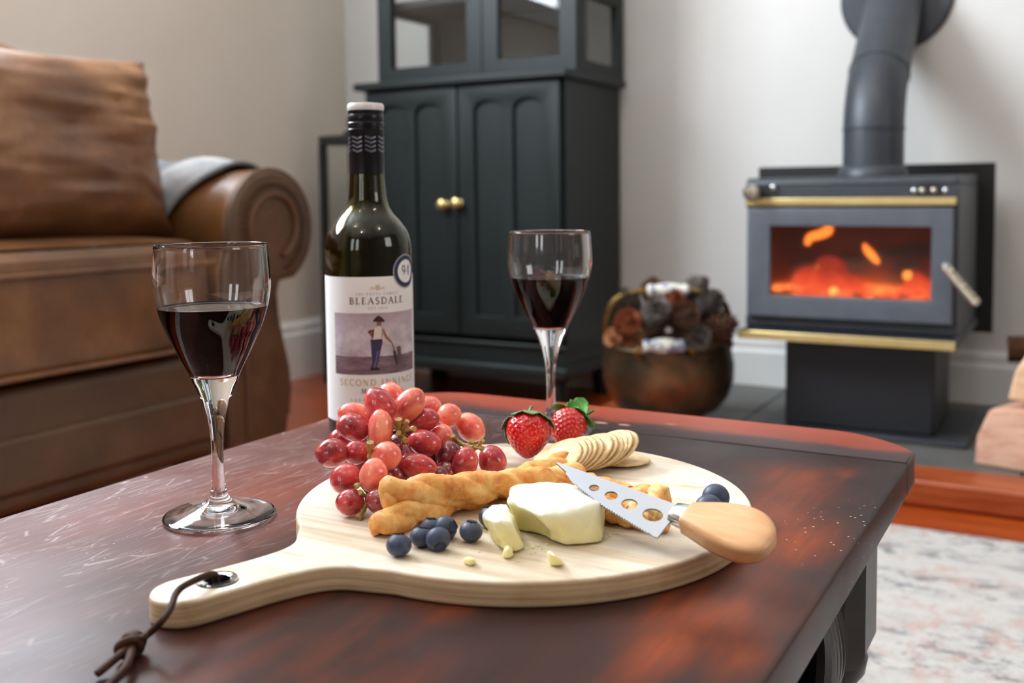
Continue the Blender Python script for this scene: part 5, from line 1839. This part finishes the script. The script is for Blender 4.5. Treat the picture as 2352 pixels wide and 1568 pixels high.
def breadstick(p0, p1, r, label, seed, bend=0.0, turns=4.6, sides=44):
    p0, p1 = Vector(p0), Vector(p1)
    d = (p1 - p0)
    side = Vector((0, 0, 1)).cross(d).normalized()
    turns = turns * d.length / 0.135
    n = 110
    pts = [p0 + d * (i / (n - 1)) + side * (bend * math.sin(PI * i / (n - 1))) + Vector((0, 0, 0.0007 * math.sin(i * 0.31 + seed))) for i in range(n)]
    rad = []
    for i in range(n):
        t = i / (n - 1)
        e = min(t, 1 - t) * d.length
        rad.append(r * min(1.0, 0.35 + 0.65 * math.sqrt(max(0.0, 1 - max(0.0, 1 - e / 0.006) ** 2))) * (1 + 0.05 * math.sin(i * 0.37 + seed)))

    def sec(i, an):
        ph = turns * 2 * PI * i / (n - 1) * 0.5 + seed
        c = math.cos(an - ph)
        # two strands twisted round each other, with flaky ridges running along them
        q = 0.66 + 0.40 * abs(c) ** 0.8
        x2 = (an - ph) / PI
        q += 0.035 * mnoise.noise(Vector((i * 0.05, math.cos(an - ph) * 5.0, math.sin(an - ph) * 5.0 + seed)))
        q += 0.05 * mnoise.noise(Vector((i * 0.18, math.cos(an) * 2.0, math.sin(an) * 2.0 + seed)))
        return q
    b = MB().tube(pts, rad, sides, section=sec)
    b.displace(0.0006, 260, seed)
    return solid('breadstick', b, mats['bread'], label, 'breadstick', (p0 + p1) / 2, 'twisted breadsticks on the board', sharp=60)


breadstick(on(874, 1137, BT + 0.0195), on(1338, 1098, BT + 0.0115), 0.0092, 'upper breadstick lying across another, its left end beside the grapes', 1.0, 0.001)
breadstick(on(858, 1206, BT + 0.0072), on(1316, 1060, BT + 0.0085), 0.0083, 'breadstick lying underneath, from the blueberries to the crackers', 2.4, -0.001)
breadstick(on(1330, 1118, BT + 0.0076), on(1540, 1152, BT + 0.0076), 0.0080, 'breadstick poking out above the knife blade, right of the cheese', 3.9, 0, 2.6)
breadstick(on(1350, 1160, BT + 0.0076), on(1532, 1192, BT + 0.0076), 0.0080, 'breadstick seen through the holes of the cheese knife', 5.2, 0, 2.2)

# ------------------------------------------------------------------ cheese


def blob(name, bottom, top, zb, zt, label, group, seed, amp=0.0008, undercut=None, rounding=0.0022, layers=9, npts=10):
    """bottom and top outlines (same number of points), skinned with rounded rims"""
    def outline(src):
        P = [Vector((p[0], p[1], 0)) for p in src]
        Q = [P[i].lerp(P[(i + 1) % len(P)], j / npts) for i in range(len(P)) for j in range(npts)]
        for _ in range(2):
            Q = [(Q[i - 1] + Q[i] * 2 + Q[(i + 1) % len(Q)]) / 4 for i in range(len(Q))]
        return Q
    B, T = outline(bottom), outline(top)
    cb = sum(B, Vector()) / len(B)
    ct = sum(T, Vector()) / len(T)
    n = len(B)
    h = zt - zb
    rings = []
    for i in range(layers + 1):
        t = i / layers
        z = zb + h * t
        e = min(t * h, (1 - t) * h)
        ins = rounding * (1 - math.sqrt(max(0, 1 - max(0, 1 - e / rounding) ** 2)))
        rings.append((t, z, ins))
    v = []
    for t, z, ins in rings:
        for j in range(n):
            p = B[j].lerp(T[j], t)
            c = cb.lerp(ct, t)
            d = c - p
            k = ins + (undercut(p, t) if undercut else 0)
            q = p + d.normalized() * k
            v.append(Vector((q.x, q.y, z)))
    f = [(r * n + j, r * n + (j + 1) % n, (r + 1) * n + (j + 1) % n, (r + 1) * n + j) for r in range(layers) for j in range(n)]
    base = layers * n
    last = base
    for k, s in enumerate((0.8, 0.55, 0.28)):
        st = len(v)
        for j in range(n):
            p = v[base + j]
            v.append(Vector((ct.x + (p.x - ct.x) * s, ct.y + (p.y - ct.y) * s, zt + 0.0004 * (k + 1) * 0.6)))
        f += [(last + j, last + (j + 1) % n, st + (j + 1) % n, st + j) for j in range(n)]
        last = st
    v.append(Vector((ct.x, ct.y, zt + 0.0008)))
    f += [(last + j, last + (j + 1) % n, len(v) - 1) for j in range(n)]
    f.append(tuple(range(n - 1, -1, -1)))
    b = MB().add(v, f)
    for i, p in enumerate(b.v):
        w = min(1.0, max(0.0, (p.z - zb) / 0.004))
        b.v[i] = p + (mnoise.noise_vector(p * 130 + Vector((seed, 0, 0))) * amp + mnoise.noise_vector(p * 420 + Vector((seed, 3, 0))) * amp * 0.45) * (0.35 + 0.65 * w)
    c = Vector((cb.x, cb.y, zb))
    return solid(name, b, mats['cheese'], label, 'cheese', c, group, sharp=0, subsurf=1)


zt = BT + 0.021
bot = [on(1383, 1251, BT), on(1345, 1256, BT), on(1296, 1258, BT), on(1254, 1248, BT), on(1216, 1226, BT), (-0.2790, 0.4940), (-0.2900, 0.511), (-0.2760, 0.523), (-0.2615, 0.531), (-0.2480, 0.5265), (-0.2350, 0.5215), (-0.2295, 0.5080)]
top = [on(1384, 1148, zt), on(1345, 1160, zt), on(1296, 1174, zt), on(1244, 1184, zt), on(1200, 1166, zt), on(1164, 1146, zt), on(1170, 1114, zt), on(1220, 1104, zt), on(1290, 1104, zt), on(1340, 1114, zt), on(1388, 1126, zt), on(1390, 1137, zt)]
cave = on(1222, 1205, BT + 0.010)


def under(p, t):
    d = math.hypot(p.x - cave.x, p.y - cave.y)
    return 0.0130 * math.exp(-(d / 0.0125) ** 2) * math.exp(-((t - 0.40) / 0.34) ** 2) + 0.001 * (1 - t) ** 3


blob('cheese_block', bot, top, BT + 0.0002, zt, 'creamy block of soft cheese with one broken corner', None, 1.3, 0.0011, under, layers=14)
zt2 = BT + 0.0185
bot = [on(1122, 1228, BT), on(1138, 1255, BT), on(1165, 1272, BT), on(1205, 1268, BT), on(1200, 1238, BT), on(1185, 1215, BT), on(1150, 1205, BT)]
top = [on(1102, 1184, zt2), on(1124, 1198, zt2), on(1150, 1202, zt2), on(1172, 1196, zt2), on(1178, 1176, zt2), on(1164, 1156, zt2), on(1126, 1160, zt2)]
blob('cheese_piece', bot, top, BT + 0.0002, zt2, 'ragged piece broken off the cheese block, standing at its left', None, 5.1, 0.0017, lambda p, t: 0.0025 * math.sin(PI * t) * (0.5 + 0.5 * math.sin(p.x * 900)), 0.0016, 12)
zt3 = BT + 0.0085
bot = [on(1258, 1298, BT), on(1278, 1304, BT), on(1298, 1300, BT), on(1294, 1286, BT), on(1272, 1286, BT)]
top = [on(1254, 1266, zt3), on(1262, 1272, zt3), on(1280, 1280, zt3), on(1276, 1272, zt3), on(1262, 1262, zt3)]
blob('cheese_crumb', bot, top, BT + 0.0002, zt3, 'pointed cheese flake lying alone in front of the block', 'cheese crumbs', 2.2, 0.0003, None, 0.0006, 6, 5)
zt4 = BT + 0.0042
bot = [on(1062, 1293, BT), on(1078, 1302, BT), on(1094, 1296, BT), on(1090, 1285, BT), on(1070, 1284, BT)]
top = [on(1064, 1282, zt4), on(1078, 1286, zt4), on(1092, 1284, zt4), on(1088, 1279, zt4), on(1070, 1277, zt4)]
blob('cheese_crumb', bot, top, BT + 0.0002, zt4, 'small cheese crumb lying alone near the front edge, right of the blueberries', 'cheese crumbs', 7.2, 0.0005, None, 0.0008, 6, 5)
zt5 = BT + 0.0068
bot = [on(1150, 1281, BT), on(1166, 1286, BT), on(1182, 1280, BT), on(1178, 1268, BT), on(1156, 1268, BT)]
top = [on(1158, 1258, zt5), on(1166, 1262, zt5), on(1174, 1258, zt5), on(1172, 1252, zt5), on(1160, 1252, zt5)]
blob('cheese_crumb', bot, top, BT + 0.0002, zt5, 'cheese crumb leaning at the foot of the broken piece', 'cheese crumbs', 9.2, 0.0004, None, 0.0008, 6, 5)
b = MB()
rnd = random.Random(4)
for (px, py, s) in [(1208, 1262, 2.4), (1224, 1258, 2.6), (1236, 1254, 2.0), (1229, 1268, 1.6), (1244, 1262, 1.5), (1400, 1232, 2.0), (1414, 1226, 1.6), (1100, 1268, 1.4), (1256, 1252, 1.6), (1218, 1274, 1.2), (1190, 1290, 1.3), (1390, 1240, 1.4)]:
    p = on(px, py, BT)
    k = len(b.v)
    b.ball(p + Vector((0, 0, 0.0005)), s * 0.00040, s * 0.00045, s * 0.00034, n=8, k=5)
solid('crumbs', b, mats['cheese'], None, None, on(1230, 1262, BT), sharp=0, kind='stuff')

# ------------------------------------------------------------------ crackers
cb_ = MB()
RC = 0.0196


def disc(sgn):
    def f(u, v):
        a = 2 * PI * u
        r = RC * v
        e = max(0.0, 1 - v ** 10)
        p = Vector((r * math.cos(a), r * math.sin(a), 0))
        bump = 0.00045 * mnoise.noise(Vector((p.x * 230, p.y * 230, sgn * 3.0)))
        wob = 0.0004 * mnoise.noise(Vector((math.cos(a) * 2, math.sin(a) * 2, 1)))
        s = 1 + 0.015 * mnoise.noise(Vector((math.cos(a) * 3, math.sin(a) * 3, 5.0)))
        return Vector((p.x * s, p.y * s, sgn * 0.0012 * math.sqrt(e) + bump * e + wob * v))
    return f


cb_.grid(56, 16, disc(1), True).grid(56, 16, disc(-1), True)
cme = cb_.mesh('rice_cracker', sharp=0)
weld(cme, 0.00002)
cme.materials.append(mats['cracker'])
rr_ = ray(1340, 1043).normalized()
upl = (UT - rr_ * UT.dot(rr_)).normalized()
rtl = rr_.cross(upl).normalized()
N_C = 12
ordinal = ['second from the right end', 'third from the right end', 'fourth from the right end', 'fifth from the right end', 'sixth from the right end', 'seventh from the right end', 'sixth from the left end', 'fifth from the left end', 'fourth from the left end', 'third from the left end', 'second from the left end']
o = link('rice_cracker', cme, None)
o.matrix_world = Matrix.Translation(on(1430, 1056, BT + 0.0022)) @ Matrix.Rotation(R(-3), 4, RGT) @ Matrix.Rotation(0.7, 4, 'Z')
tag(o, 'round pale cracker lying flat on the board at the right end of the row', 'cracker', 'fanned crackers on the board')
for i in range(N_C):
    t = i / (N_C - 1)
    c = at(1408, 1035, .716).lerp(at(1277, 1053, .688), t)
    c += Vector((0, 0, 0.0008 * math.sin(i * 2.1)))
    nr = (rtl * (-0.42 - 0.05 * math.sin(i * 1.7)) + upl * 0.74 - rr_ * 0.52).normalized()
    rot = Vector((0, 0, 1)).rotation_difference(nr).to_matrix().to_4x4() @ Matrix.Rotation(i * 1.9, 4, 'Z')
    o = link('rice_cracker', cme, None)
    low = RC * math.sqrt(max(0.0, 1 - nr.z ** 2)) + 0.0012
    c.z = max(c.z, BT + low)
    o.matrix_world = Matrix.Translation(c) @ rot
    if i == N_C - 1:
        lb = 'leftmost leaning cracker, its whole pebbly face showing behind the breadstick'
    else:
        lb = 'leaning round cracker, ' + ordinal[i] + ' of the fanned row'
    tag(o, lb, 'cracker', 'fanned crackers on the board')

# ------------------------------------------------------------------ strawberries


def strawberry(name_label, c, axis, length, width, seed, leaf_mat, leaves):
    """axis points from the calyx to the tip"""
    axis = axis.normalized()
    rot = Vector((0, 0, -1)).rotation_difference(axis).to_matrix()
    t = thing('strawberry', name_label, 'strawberry', c, 'strawberries')
    n, k = 96, 64
    prof = []
    for i in range(k + 1):
        s = i / k
        # from calyx (top) to tip
        r = width * (math.sin(PI * min(1, s * 0.5 + 0.5 - 0.5 * (1 - s) ** 3)) ** 0.75 if s > 0 else 0)
        z = length * (0.5 - s)
        if s < 0.10:
            r = width * 0.80 * math.sin(PI / 2 * s / 0.10) ** 0.7 * (0.86 + 1.4 * s)
        prof.append((r, z))
    def radius(s):
        # smooth heart-like profile: wide shoulder, blunt tip
        a = math.sin(PI * s ** 0.72)
        return width * max(a, 0) ** 0.56 * (1.0 - 0.10 * s)
    prof = [(radius(i / k) if 0 < i < k else 0.0, length * (0.5 - i / k)) for i in range(k + 1)]
    b = MB().lathe(prof, (0, 0, 0), n)
    V = np.array([list(p) for p in b.v])
    seeds = []
    NS = 170
    for q in range(NS):
        s = 0.08 + 0.88 * (q + 0.5) / NS
        a = q * 2.39996 + seed
        r = radius(s)
        seeds.append((r * math.cos(a), r * math.sin(a), length * (0.5 - s)))
    Sd = np.array(seeds)
    nr = V.copy()
    nr[:, 2] *= 0.6
    nr /= np.maximum(np.linalg.norm(nr, axis=1, keepdims=True), 1e-9)
    D = np.full(len(V), 0.0)
    for sdp in Sd:
        d2 = ((V - sdp) ** 2).sum(1)
        D = np.maximum(D, np.exp(-d2 / (0.0013 ** 2)))
    V = V - nr * (D * 0.0009)[:, None]
    b.v = [c + rot @ Vector(p) for p in V]
    part('flesh', b, mats['straw'], t, sharp=0)
    sbm = MB()
    for sdp in Sd:
        p = Vector(sdp)
        nn = Vector((p.x, p.y, p.z * 0.6)).normalized()
        m = Vector((0, 0, 1)).rotation_difference(nn).to_matrix()
        sbm.ball(c + rot @ (p - nn * 0.0008), 0.00042, 0.00060, 0.0003, m=rot @ m, n=6, k=4)
    o = part('seeds', sbm, mats['seed'], t, sharp=0)
    o['kind'] = 'stuff'
    crown = c + rot @ Vector((0, 0, length * 0.5 - 0.0005))
    toeye = (EYE - c).normalized()
    inv = rot.transposed()
    le = inv @ toeye
    base_a = math.atan2(le.y, le.x)          # azimuth that faces the camera
    for (az, s1, wd, lift, flare) in leaves:
        a0 = base_a + R(az)
        def fn(u, v, a0=a0, s1=s1, wd=wd, lift=lift, flare=flare):
            x = (u - 0.5) * 2
            w = wd * (math.sin(PI * min(0.999, 0.10 + 0.88 * v)) ** 0.7) * (1 + 0.16 * (1 if int(v * 12) % 2 else -1) * (1 if abs(x) > 0.7 else 0) * v)
            sv_ = 0.015 + s1 * v * (1 - flare * v)
            rr = radius(max(sv_, 0.012))
            a = a0 + x * w / max(rr, width * 0.42)
            rr = rr * min(1.0, 0.25 + 2.6 * v) + 0.0010 + lift * v * v + 0.0009 * abs(x) ** 1.5
            z = length * (0.5 - sv_) + 0.0009 + flare * 0.020 * v * v
            return c + rot @ Vector((rr * math.cos(a), rr * math.sin(a), z))
        lo = part('sepal', MB().grid(9, 14, fn), leaf_mat, t, sharp=0)
        sm = lo.modifiers.new('thickness', 'SOLIDIFY')
        sm.thickness = 0.0006
    part('stem', MB().tube(smoothpath([crown, crown - axis * 0.004, crown - axis * 0.007 + Vector((0.001, 0.001, 0))], 4), 0.0011, 8), leaf_mat, t)
    return t


tow = -rr_
ax1 = (UT * -0.84 + RT * -0.06 + FWD * -0.52)
c1 = at(1213, 1002, 0.722)
strawberry('larger strawberry at the left, its pale calyx draped over the top', c1, ax1, 0.0325, 0.0166, 0.3, mats['leaf_pale'],
           [(-95, 0.40, 0.0045, 0.0020, 0.0), (-120, 0.62, 0.0036, 0.0006, 0.0), (-40, 0.17, 0.0048, 0.0008, 0.0), (5, 0.20, 0.0050, 0.0010, 0.0), (50, 0.22, 0.0046, 0.0014, 0.0), (88, 0.34, 0.0042, 0.0012, 0.0), (135, 0.30, 0.0045, 0.001, 0.0), (180, 0.30, 0.0045, 0.001, 0.0), (-160, 0.30, 0.0045, 0.001, 0.0)])
c2 = at(1302, 985, 0.752)
ax2 = (UT * -0.62 + RT * -0.38 + FWD * -0.62)
strawberry('smaller strawberry at the right with a bright green leaf standing up', c2, ax2, 0.0300, 0.0142, 1.3, mats['leaf_fresh'],
           [(172, 0.02, 0.0085, 0.002, 1.10), (125, 0.03, 0.0062, 0.006, 0.75), (-160, 0.04, 0.0060, 0.004, 0.5), (-125, 0.12, 0.0052, 0.009, 0.40), (70, 0.30, 0.0045, 0.004, 0.05), (-80, 0.20, 0.0042, 0.003, 0.1), (20, 0.08, 0.0040, 0.001, 0.0), (-160, 0.2, 0.0045, 0.004, 0.3)])

# ------------------------------------------------------------------ blueberries
bm_ = MB()
kk, nn_ = 22, 32
prof = []
for i in range(kk + 1):
    a = PI * i / kk
    r, z = math.sin(a), -math.cos(a) * 0.88
    if a > PI * 0.86:
        q = (a - PI * 0.86) / (PI * 0.14)
        z -= 0.16 * math.sin(q * PI / 2)
    prof.append((r if 0 < i < kk else 0.0, z))
berry_body = MB().lathe(prof, n=nn_).mesh('skin', sharp=0)
berry_body.materials.append(mats['berry'])
cm_ = MB()
for j in range(5):
    a = 2 * PI * j / 5
    def lobe(u, v, a=a):
        an = a + (u - 0.5) * 1.22
        rr = 0.36 + 0.16 * v * (1 - (2 * u - 1) ** 2 * 0.85)
        return Vector((rr * math.cos(an), rr * math.sin(an), 0.78 + 0.10 * v))
    cm_.grid(7, 4, lobe)
cm_.lathe([(0.30, 0.70), (0.38, 0.80), (0.44, 0.79), (0.40, 0.70)], n=20, closed=True)
crown_me = cm_.mesh('crown', sharp=0)
crown_me.materials.append(mats['berry_crown'])
berries = [(916, 1252, 29.5, .530, 0, (0.0, 0.95, 0.30), 'blueberry at the far left front, apart from the cluster'),
           (967, 1233, 26, .548, 0, (0.15, 0.95, 0.20), 'blueberry at the left of the cluster, behind the front one'),
           (1006, 1238, 29, .545, 0, (0.25, -0.5, -0.75), 'dark blueberry in front of the cluster with its scar facing out'),
           (1024, 1212, 28, .570, 0, (0.75, 0.25, -0.55), 'blueberry at the right of the cluster with its crown turned sideways'),
           (990, 1211, 25, .575, 0, (0.0, 0.9, 0.1), 'blueberry at the back of the cluster, half hidden'),
           (1082, 1220, 27, .558, 0, (0.1, 0.95, 0.1), 'single blueberry between the cluster and the broken cheese'),
           (1127, 1186, 28, .585, 0, (-0.2, 0.9, 0.2), 'blueberry peeping out behind the broken cheese piece'),
           (1644, 1142, 31.5, .612, 0, (0.2, 0.2, 0.9), 'upper of the two blueberries behind the knife handle'),
           (1628, 1167, 32.5, .598, 0, (0.1, 0.2, 0.9), 'lower of the two blueberries behind the knife handle, partly covered')]
for (px, py, rp, d, _, ax, lb) in berries:
    c = at(px, py, d)
    r = rp * d / F_PX
    # rest it on the board
    z = BT + r * 0.9
    c = on(px, py, z)
    r = rp * (c - EYE).dot(FWD) / F_PX
    c.z = BT + r * 0.905
    t = thing('blueberry', lb, 'blueberry', c, 'blueberries on the board')
    axw = (RT * ax[0] + UT * ax[1] - FWD * (-ax[2])).normalized()
    m = Matrix.Translation((0, 0, 0)) @ Vector((0, 0, 1)).rotation_difference(axw).to_matrix().to_4x4() @ Matrix.Diagonal((r, r, r, 1))
    for nm, me in (('skin', berry_body), ('crown', crown_me)):
        o = link(nm, me, t)
        o.matrix_local = m

# ------------------------------------------------------------------ cheese knife
KA = Vector((-0.966, 0.218, 0.143)).normalized()
KB = Vector((-0.258, -0.879, -0.401))
KB = (KB - KA * KB.dot(KA)).normalized()
KN = KA.cross(KB).normalized()
if KN.z < 0:
    KN = -KN
KF = Vector((-0.187, 0.507, TT + 0.0322))
knife = thing('cheese_knife', 'cheese knife with a holed steel blade and beech handle, leaning across the cheese', 'knife', KF)
km = Matrix(((KA.x, KB.x, KN.x, KF.x), (KA.y, KB.y, KN.y, KF.y), (KA.z, KB.z, KN.z, KF.z), (0, 0, 0, 1)))
low = [(61.7, 7.5), (39.3, 13.3), (5.6, 18.3)]
teeth = []
seg = [Vector(p) for p in low]
cum = [0, (seg[1] - seg[0]).length, (seg[1] - seg[0]).length + (seg[2] - seg[1]).length]
nt_ = 30
for i in range(nt_ * 2 + 1):
    s = cum[2] * i / (nt_ * 2)
    p = seg[0].lerp(seg[1], s / cum[1]) if s < cum[1] else seg[1].lerp(seg[2], (s - cum[1]) / (cum[2] - cum[1]))
    teeth.append((p.x, p.y + (0.5 if i % 2 else -0.45)))
outl = [(0.5, -6.2), (6, -7.2), (45, -5.4), (85, -3.7), (86, -2.8), (80, -0.8), (75.5, 0.6), (74.2, 2.4), (70.0, 4.2), (66, 6.0)] + teeth + [(2.2, 18.9), (-0.6, 18.6), (0.2, 10), (0.5, 2.5)]
holes = []
for (hx, hy, ra, rb) in ((52.5, 3.9, 3.1, 2.6), (40.2, 4.3, 3.9, 3.3), (27.2, 5.0, 4.8, 4.0), (11.3, 5.8, 5.9, 4.7)):
    holes.append([((hx + ra * math.cos(2 * PI * i / 32)) * MM, (hy + rb * math.sin(2 * PI * i / 32)) * MM) for i in range(32)])
me = curve_mesh('blade', [[(x * MM, y * MM) for x, y in outl]] + holes, 0.0006, 0.0, KF, km, 0)
bl = part('blade', me, mats['blade'], knife, sharp=20)


def ksweep(stations, n=28, ex=2.6):
    """cross-sections along the knife: (along, centre across, half width, half thickness)"""
    v, f = [], []
    for (s, c, w, h) in stations:
        for j in range(n):
            a = 2 * PI * j / n
            ca, sa = math.cos(a), math.sin(a)
            m_ = (abs(ca) ** ex + abs(sa) ** ex) ** (-1 / ex)
            v.append(KF + KA * (s * MM) + KB * ((c + w * ca * m_) * MM) + KN * ((h * sa * m_) * MM))
    k = len(stations)
    f = [(i * n + j, i * n + (j + 1) % n, (i + 1) * n + (j + 1) % n, (i + 1) * n + j) for i in range(k - 1) for j in range(n)]
    f += [tuple(range(n - 1, -1, -1)), tuple(range((k - 1) * n, k * n))]
    return MB().add(v, f)


part('ferrule', ksweep([(2.6, -1.6, 5.6, 3.6), (2.4, -1.6, 6.6, 4.6), (0.0, -1.7, 7.2, 5.2), (-4.0, -1.9, 7.6, 5.6), (-6.0, -2.0, 7.6, 5.6)], ex=2.2), mats['chrome'], knife, label='bright steel ferrule')
raw = [(-5.6, -2.2, 7.9, 6.0), (-7, -2.4, 8.3, 6.3), (-10, -2.9, 9.2, 6.6), (-16, -3.8, 11.4, 6.9), (-23, -4.7, 13.6, 7.1), (-30, -5.3, 15.0, 7.1), (-37, -5.6, 15.5, 6.9), (-43, -5.4, 14.6, 6.5), (-48, -5.0, 12.2, 5.8), (-51.5, -4.6, 8.8, 4.8), (-53.4, -4.3, 5.0, 3.2), (-54.2, -4.2, 1.4, 1.0)]
sv = smoothpath([Vector((s, c, w)) for s, c, w, h in raw], 3)
hv = smoothpath([Vector((s, h, 0)) for s, c, w, h in raw], 3)
part('handle', ksweep([(p.x, p.y, p.z, q.y) for p, q in zip(sv, hv)], 36, 6.0), mats['handle_wood'], knife, sharp=0)
